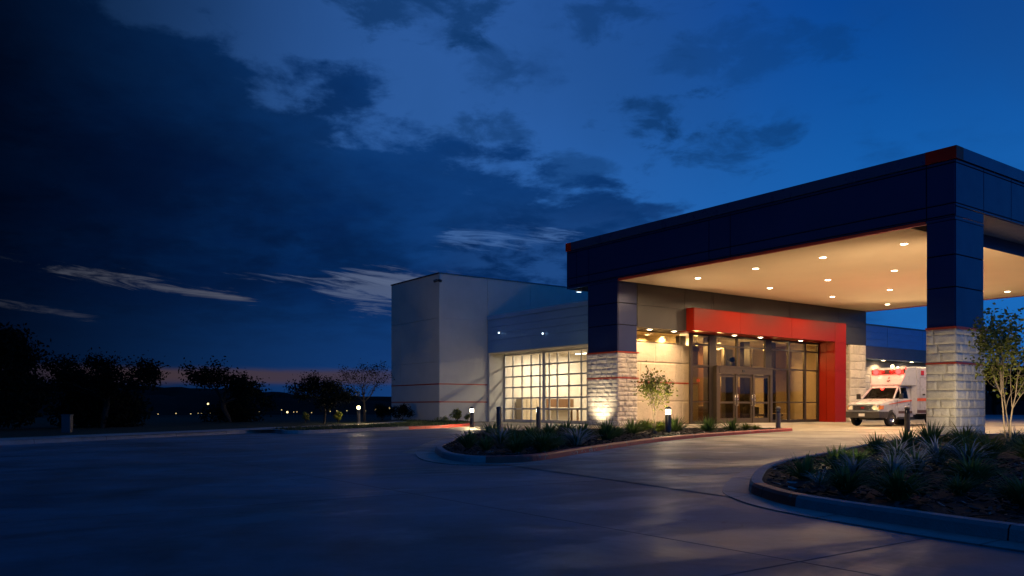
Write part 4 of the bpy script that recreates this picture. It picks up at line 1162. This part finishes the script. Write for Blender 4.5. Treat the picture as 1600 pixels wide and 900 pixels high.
# dark trees beyond the right hand road
for k, (px, d, top, w) in enumerate(((1560, 110, 560, 120), (1640, 105, 552, 130), (1500, 120, 566, 110))):
    x, y = to_plan(px, d); h = .95+(636-top)*d/1272
    tree('tree', ['dark distant tree between the pillar and the slender tree', 'dark distant tree at the right picture edge', 'dark distant tree hidden mostly behind the stone pillar'][k], x, y, h+1, w*d/1272, 60+k, 4500, .5, MT['leafD'], MT['barkd'], .2, 1, -1., None, 1.2, .6, 'trees beyond the road', 4)

# utility pedestal
t = thing('utility_pedestal', 'square utility pedestal at the dark left kerb', 'utility box', (*to_plan(105, 27.5), .08), radians(-30))
MB().box(-.14, .14, -.12, .12, 0, .58).build('cabinet', MT['post'], t, bevel=.012); MB().box(-.155, .155, -.135, .135, .58, .62).build('lid', MT['post'], t, bevel=.008)

# ------------------------------------------------------------------ far lights and houses
FL = [(126,640,0),(127.6,648.6,0),(183,647.6,0),(209.5,647.3,1),(247,647,0),(298,646.6,0),(309.6,645.7,0),(314.5,645.7,0),(329,645,0),(334.6,645,0),(325,631,1),(382,634,0),(404.5,643,0),(449,644,1),(459,643.7,0),(464,643.7,0),(486.8,644.7,0),(516,642.7,0),(526.4,642,0),(542,641.8,0),(571,642,0),(586.5,640,0),(594,640,0),(608.6,638,1),(440,640.5,0),(275,646,0)]
near_ = {0:'at the far left edge, upper of two', 1:'at the far left edge, lower of two', 3:'brightest of those below the wide tree', 10:'high bright one left of the spreading tree', 13:'bright one left of the round tree', 23:'bright one touching the cream block edge'}
desc = ['below the wide tree at its left', 'below the wide tree at its right', 'right of the wide tree', 'first of a pair left of the spreading tree', 'second of a pair left of the spreading tree', 'third in the row left of the spreading tree', 'last in the row left of the spreading tree', 'high in the crown of the spreading tree', 'right of the spreading tree foot', 'second in the row left of the round tree', 'third in the row left of the round tree', 'beside the round tree trunk on its left', 'just right of the round tree trunk', 'between round tree and yellow shrub', 'above the yellow shrub', 'right of the globe lamp', 'first of a pair left of the cream block', 'second of a pair left of the cream block', 'above the row left of the round tree', 'alone between the wide tree and the orange glow']
di = iter(desc)
for k, (px, py, br) in enumerate(FL):
    d = 165 + (k*37 % 40); x, y = to_plan(px, d); z = .95-(py-636)*d/1272; zg = terrain_z(x, y)
    lab = 'distant street lamp, ' + (near_[k] if k in near_ else next(di))
    t = thing('street_lamp', lab, 'street lamp', (x, y, zg), 0, 'distant lights across the field')
    MB().tube([(0,0,0), (0,0,z-zg)], .06, 6).build('pole', MT['post'], t)
    R = .21 if br else .12
    MB().sphere((0,0,z-zg), R, 10, 8).build('globe', MT['farb'] if br else MT['far'], t, smooth=True)
# ------------------------------------------------------------------ ambulance (x forward, z up, origin below the front axle)
HEAD = atan2(.035, -.999)
amb = thing('ambulance', 'white box ambulance with orange stripe and flashing red lights under the canopy', 'ambulance', (39.6, 22.95, -.02), HEAD)
def sec(x, hw, pts):  # symmetrical section from (half-width factor, z) points
    return [(x, hw*a, z) for a, z in pts] + [(x, -hw*a, z) for a, z in pts[::-1]]
def cab():
    m = MB(); P = lambda zs: zs
    # sections front to back: nose, hood, cowl, windscreen, roof, rear
    S = [(.86, .80, [(.86,.62), (.97,.68), (1.0,.80), (.98,1.0), (.90,1.10), (.55,1.14)]),
         (.74, .94, [(.95,.52), (1.0,.60), (1.0,.82), (1.0,1.03), (.95,1.14), (.55,1.19)]),
         (.35, 1.00, [(.97,.50), (1.0,.58), (1.0,.85), (.99,1.10), (.93,1.23), (.55,1.28)]),
         (-.18, 1.01, [(.97,.48), (1.0,.56), (1.0,.9), (.985,1.17), (.92,1.31), (.55,1.36)]),
         (-.36, 1.01, [(.97,.48), (1.0,.56), (1.0,.9), (.985,1.19), (.92,1.34), (.55,1.40)])]
    m.loft([sec(*s) for s in S])
    # cabin: sections in z instead
    def ring(z, xf, xb, wf, wb): return [(xf, wf, z), (xf-.12, wf+.03, z), (xb, wb, z), (xb, -wb, z), (xf-.12, -wf-.03, z), (xf, -wf, z)]
    m.loft([ring(.46,-.30,-2.0,.98,1.0), ring(.9,-.30,-2.0,.99,1.01), ring(1.32,-.30,-2.0,.93,.99), ring(1.40,-.38,-2.0,.90,.97)])
    m.loft([ring(1.96,-1.02,-2.0,.74,.84), ring(2.06,-1.14,-2.0,.70,.80), ring(2.11,-1.30,-2.0,.60,.72)])
    # pillars
    def pil(a, b, w=.045): m.tube([a, b], w, 6)
    for s in (1, -1):
        pil((-.40, s*.88, 1.38), (-1.04, s*.73, 1.98), .05); pil((-.95, s*.955, 1.38), (-1.12, s*.775, 1.98), .035)
        m.add([(-1.62,s*.965,1.38),(-2.0,s*.972,1.38),(-2.0,s*.842,1.98),(-1.62,s*.83,1.98),(-1.62,s*.92,1.38),(-2.0,s*.92,1.38),(-2.0,s*.80,1.98),(-1.62,s*.79,1.98)], [(0,1,2,3),(4,5,6,7),(0,3,7,4),(1,2,6,5)])
    b = m.build('cab', MT['paint'], amb, bevel=.012); return b
cb = cab()
MB().add([(-.43,.86,1.39),(-.43,-.86,1.39),(-1.04,-.71,1.97),(-1.04,.71,1.97)], [(0,1,2,3)]).build('windscreen', MT['cabglass'], cb)
for s in (1, -1):
    MB().add([(-.55,s*.93,1.39),(-1.62,s*.955,1.39),(-1.62,s*.835,1.97),(-1.10,s*.775,1.97)], [(0,1,2,3)]).build('side_window', MT['cabglass'], cb)
    m = MB(); m.tube([(-.62,s*.98,1.42), (-.60,s*1.12,1.44)], .025, 6); m.box(-.66,-.52,min(s*1.10,s*1.27),max(s*1.10,s*1.27),1.38,1.66); m.build('wing_mirror', MT['black'], amb, bevel=.015)
    MB().box(-1.62,-1.5,min(s*1.005,s*1.03),max(s*1.005,s*1.03),1.10,1.14).build('door_handle', MT['black'], cb)
    gm = MB()  # door shut lines
    for x in (-.52, -1.72): gm.box(x-.006,x+.006,min(s*1.0,s*1.013),max(s*1.0,s*1.013),.55,1.34)
    gm.build('door_seam', MT['grey'], cb)
MB().box(-1.2,-.5,-.85,.85,1.12,1.38).build('dashboard', MT['black'], cb)
m = MB(); m.box(-1.95,-1.5,.2,.75,1.0,1.75); m.box(-1.95,-1.5,-.75,-.2,1.0,1.75); m.build('seat', MT['fabric'], cb, bevel=.04)
m = MB()
for y in (-.42, .42): m.add([(.80,y-.012,1.168),(.80,y+.012,1.168),(-.30,y+.012,1.385),(-.30,y-.012,1.385)], [(0,1,2,3)])
m.box(-.37,-.35,-.9,.9,1.395,1.402); m.build('hood_seam', MT['grey'], cb)
m = MB(); m.tube([(-.40,-.1,1.42),(-.62,.55,1.62)], .012, 5); m.tube([(-.40,-.7,1.42),(-.60,-.08,1.60)], .012, 5); m.build('wiper', MT['black'], cb)
# front end
gr = MB(); gr.box(.80,.885,-.52,.52,.80,1.06)
go = gr.build('grille', MT['black'], amb, bevel=.01)
m = MB()
for z in (.80, 1.045): m.box(.86,.90,-.55,.55,z,z+.025)
for s in (-1, 1): m.box(.86,.90,s*.55-.015,s*.55+.015,.80,1.07)
for z in (.87,.93,.99): m.box(.87,.892,-.52,.52,z-.007,z+.007)
m.build('grille_frame', MT['chrome'], go)
MB().lathe([(.001,0),(1,0),(1,.012),(.001,.016)],20).xf(Matrix.Translation((.893,0,.93)) @ Matrix.Rotation(pi/2,4,'Y') @ Matrix.Diagonal((.045,.10,1,1))).build('badge', MT['redoff'], go)
for s in (1, -1):
    m = MB()
    def lensrow(P, z0, z1):
        f = [(x, s*y, z0) for x, y in P] + [(x-.05, s*y, z1) for x, y in P]; n = len(P)
        bk = [(x-.10, s*(y-.03), z0) for x, y in P] + [(x-.14, s*(y-.03), z1) for x, y in P]
        o = len(m.v); m.v += f + bk
        for k in range(n-1): m.face(o+k, o+k+1, o+n+k+1, o+n+k)
        m.face(*[o+k for k in range(n)], *[o+2*n+k for k in range(n-1,-1,-1)]); m.face(*[o+n+k for k in range(n)], *[o+3*n+k for k in range(n-1,-1,-1)])
        m.face(o, o+n, o+3*n, o+2*n); m.face(o+n-1, o+2*n-1, o+4*n-1, o+3*n-1)
    lensrow([(.915,.575),(.905,.72),(.865,.83)], .845, 1.045); m.build('headlight', MT['headl'], amb)
    m = MB(); lensrow([(.860,.838),(.80,.93),(.68,.985)], .85, 1.045); m.build('turn_signal', MT['amber'], amb)
    m = MB(); m.box(.84,.895,min(s*.56,s*.9),max(s*.56,s*.9),.80,.842); m.box(.80,.865,min(s*.56,s*.9),max(s*.56,s*.9),1.05,1.085); m.build('headlight_trim', MT['chrome'], amb, bevel=.008)
    lamp('headlight_lamp', 'SPOT', (.93, s*.74, .95), 25, (1,.8,.5), amb, .06, aim((1,0,-.18)), 70)
m = MB(); m.loft([[(.70,-1.03,z0),(.93,-.93,z0),(.98,-.6,z0),(.98,.6,z0),(.93,.93,z0),(.70,1.03,z0),(.3,1.03,z0),(.3,-1.03,z0)] for z0 in (.42,.46,.70,.74)]); m.build('bumper', MT['grey'], amb, bevel=.01)
MB().box(.975,.992,-.16,.16,.50,.64).build('number_plate', MT['plate'], amb)
MB().box(.96,.985,-.55,.55,.655,.70).build('bumper_slot', MT['black'], amb)
# patient box
m = MB()
def bring(x, hw, z0, z1): return [(x,hw,z0),(x,hw,z1-.06),(x,hw-.06,z1),(x,-hw+.06,z1),(x,-hw,z1-.06),(x,-hw,z0)]
m.loft([bring(-2.02,1.19,.62,3.06), bring(-6.3,1.19,.62,3.06)])
bx = m.build('patient_box', MT['paint'], amb, bevel=.02)
m = MB()   # sloped cap between cab roof and box
def cr(x, hw, z0, z1): return [(x,hw,z0),(x,hw*.985,z1),(x,-hw*.985,z1),(x,-hw,z0)]
m.loft([cr(-1.16,.84,2.08,2.17), cr(-1.34,.93,2.08,2.62), cr(-1.46,.98,2.08,2.98), cr(-2.02,1.17,2.08,3.03)])
m.loft([[(-2.03,1.18,z),( -1.86,.99,z),(-1.86,-.99,z),(-2.03,-1.18,z)] for z in (.62, 2.1)])
m.build('cab_fairing', MT['paint'], amb, bevel=.015)
for s in (1,-1):
    for mm, z0, z1, nm in ((MT['orange'],1.28,1.43,'orange_stripe'), (MT['maroon'],.66,.82,'dark_stripe')):
        st = MB(); st.box(-6.29,-2.04,min(s*1.19,s*1.196),max(s*1.19,s*1.196),z0,z1)
        if nm == 'orange_stripe': st.add([(-2.0,s*1.008,1.29),(-2.0,s*.993,1.36),(-1.2,s*.996,1.30),(.2,s*1.006,1.12),(.2,s*1.008,1.09),(-1.2,s*1.008,1.22)], [(0,1,2,5),(5,2,3,4)])
        else: st.box(-1.98,-.62,min(s*1.008,s*1.016),max(s*1.008,s*1.016),z0-.02,z1-.05)
        st.build(nm, mm, amb)
    w_ = MB(); w_.box(-2.65,-2.38,min(s*1.19,s*1.215),max(s*1.19,s*1.215),2.62,2.86); w_.build('side_beacon', MT['redoff'], bx, bevel=.01)
    w_ = MB(); w_.box(-4.5,-4.2,min(s*1.19,s*1.22),max(s*1.19,s*1.22),2.72,2.92); w_.build('side_beacon', MT['redhot'], bx, bevel=.01)
    dm = MB()
    for x in (-2.3,-3.2,-3.3,-4.4): dm.box(x-.006,x+.006,min(s*1.188,s*1.198),max(s*1.188,s*1.198),.9,2.5)
    for x0,x1 in ((-3.2,-2.3),(-4.4,-3.3)): dm.box(x0,x1,min(s*1.188,s*1.197),max(s*1.188,s*1.197),2.49,2.503)
    dm.build('locker_seam', MT['grey'], bx)
    MB().box(-2.75,-2.55,min(s*1.19,s*1.22),max(s*1.19,s*1.22),1.58,1.66).build('locker_handle', MT['black'], bx)
lamp('side_beacon_lamp', 'POINT', (-4.35, 1.36, 2.82), 30, (1,.04,.02), amb, .08)
# light bar on the cap front
m = MB(); m.box(-1.52,-1.30,-.90,.90,2.70,2.92); lb = m.build('light_bar', MT['maroon'], amb, bevel=.02)
for y, hot in ((-.62,1), (-.22,0), (.22,0), (.62,1)):
    MB().sphere((-1.28,y,2.81), .14 if hot else .10, 14, 10).build('beacon', MT['redhot'] if hot else MT['redoff'], lb, smooth=True)
    if hot: lamp('beacon_lamp', 'POINT', (-1.06,y,2.78), 55, (1,.035,.02), amb, .08)
MB().sphere((-1.38,.95,2.97), .05, 10, 8).build('marker_lamp', MT['redlit'], lb, smooth=True)
MB().sphere((-1.6,.1,3.10), .09, 12, 8).build('roof_beacon', MT['lens2'], amb, smooth=True)
m = MB()
for y, z, dy in ((.10,2.50,.06), (.16,2.36,.05), (.06,2.34,.05), (.12,2.30,.03)):
    x = -1.15-(z-2.17)*.38; m.add([(x+.0,y-dy,z-.03),(x+.0,y+dy*.6,z-.05),(x-.02,y+dy,z+.05),(x-.02,y-dy*.3,z+.01)], [(0,1,2,3)])
m.xf(Matrix.Translation((.02,0,0))); m.build('emblem', MT['black'], amb)
# running gear
def wheel(x, s, dual=False):
    w = .24 if not dual else .5
    M_ = Matrix.Translation((x, s*(1.035-(w/2 if not dual else .12)), .385)) @ Matrix.Rotation(pi/2, 4, 'X')
    hw = w/2
    t_ = MB().lathe([(.21,-hw),(.33,-hw),(.375,-hw+.03),(.385,-hw+.06),(.385,hw-.06),(.375,hw-.03),(.33,hw),(.21,hw)],32,cap=False); t_.xf(M_)
    o = t_.build('wheel', MT['rubber'], amb)
    sg = -s
    r_ = MB(); r_.lathe([(.001,sg*hw*.55),(.06,sg*hw*.75),(.10,sg*hw*.8),(.11,sg*hw*.5),(.185,sg*hw*.6),(.205,sg*hw*.98),(.225,sg*hw*.98),(.225,0),(.001,0)],24)
    for k in range(8):
        a = 2*pi*k/8; i0 = len(r_.v); r_.box(.12,.175,-.02,.02,sg*hw*.6-.006,sg*hw*.6+.012); r_.xf(Matrix.Rotation(a,4,'Z'), i0)
    r_.xf(M_); r_.build('rim', MT['chrome'], o)
for s in (1,-1):
    wheel(0., s); wheel(-4.0, s, True)
    m = MB(); n = 16   # arch lips and dark wells
    for k in range(n):
        a0, a1 = pi*k/n, pi*(k+1)/n
        y0, y1 = sorted((s*1.0, s*1.022))
        P = [(cos(a)*r_, .40+sin(a)*r_) for a in (a0,a1) for r_ in (.43,.50)]
        m.add([(P[0][0],y0,P[0][1]),(P[1][0],y0,P[1][1]),(P[3][0],y0,P[3][1]),(P[2][0],y0,P[2][1]),(P[0][0],y1,P[0][1]),(P[1][0],y1,P[1][1]),(P[3][0],y1,P[3][1]),(P[2][0],y1,P[2][1])], [(4,5,6,7),(1,2,6,5),(0,4,7,3)])
    m.build('wheel_arch', MT['paint'], amb)
    m = MB(); ring = [(cos(pi*k/n)*.435, .40+sin(pi*k/n)*.435) for k in range(n+1)] + [(-.435,.35),(.435,.35)]
    m.add([(x,s*1.009,z) for x,z in ring], [tuple(range(len(ring)))]); m.build('wheel_well', MT['black'], amb)
    y0, y1 = sorted((s*.95, s*1.10)); MB().box(-1.95,-.5,y0,y1,.36,.44).build('running_board', MT['black'], amb)
m = MB(); m.box(-6.2,.5,-.45,.45,.32,.55); m.box(-6.25,-5.9,-1.1,1.1,.4,.6); m.build('chassis', MT['black'], amb)

# accent spots added in the beds to light trees, pillar and plants
def added_bed_spot(x, y, lab, w, d, cone=100, h=.16):
    t = thing('ground_uplight', lab, 'spotlight', (x, y, .075))
    MB().lathe([(.05, 0), (.055, .1), (.045, .1), (.04, .08)], 14).build('can', MT['post'], t); MB().lathe([(.001, .085), (.04, .085), (.04, .09), (.001, .09)], 14).build('lens', MT['lens'], t)
    lamp('uplight', 'SPOT', (0, 0, h), w, (1, .77, .42), t, .05, aim(d), cone, 1.)
added_bed_spot(18.3, 7.7, 'small added ground spotlight lighting the slender tree in the right bed', 190, (.9, .28, 1.25), 110)
added_bed_spot(19.2, 18.55, 'small added ground spotlight lighting the small tree in the left bed', 330, (.5, .5, 1.1), 110)
t = thing('ground_uplight', 'small added ground spotlight in the bed lighting the front stone pillar', 'spotlight', (26.2, 11.9, .075))  # accent light added to warm the pillar face
MB().lathe([(.05, 0), (.055, .1), (.045, .1), (.04, .08)], 14).build('can', MT['post'], t); MB().lathe([(.001, .085), (.04, .085), (.04, .09), (.001, .09)], 14).build('lens', MT['lens'], t)
lamp('uplight', 'SPOT', (0, 0, .14), 420, (1, .78, .46), t, .05, aim((3.2, 2.2, 1.6)), 70, 1.)

for x, y, lab in ((14.0, 7.75, 'small added ground spotlight behind the silvery clumps of the right bed'), (11.3, 7.2, 'small added ground spotlight near the back kerb of the right bed')):  # low fill lights added to brighten the dark clumps
    t = thing('ground_uplight', lab, 'spotlight', (x, y, .075))
    MB().lathe([(.04, 0), (.045, .08), (.036, .08), (.03, .06)], 14).build('can', MT['post'], t); MB().lathe([(.001, .065), (.03, .065), (.03, .07), (.001, .07)], 14).build('lens', MT['lens'], t)
    lamp('uplight', 'SPOT', (0, 0, .35), 34, (1, .80, .5), t, .08, aim((-.5, -1, -.05)), 150, 1.)
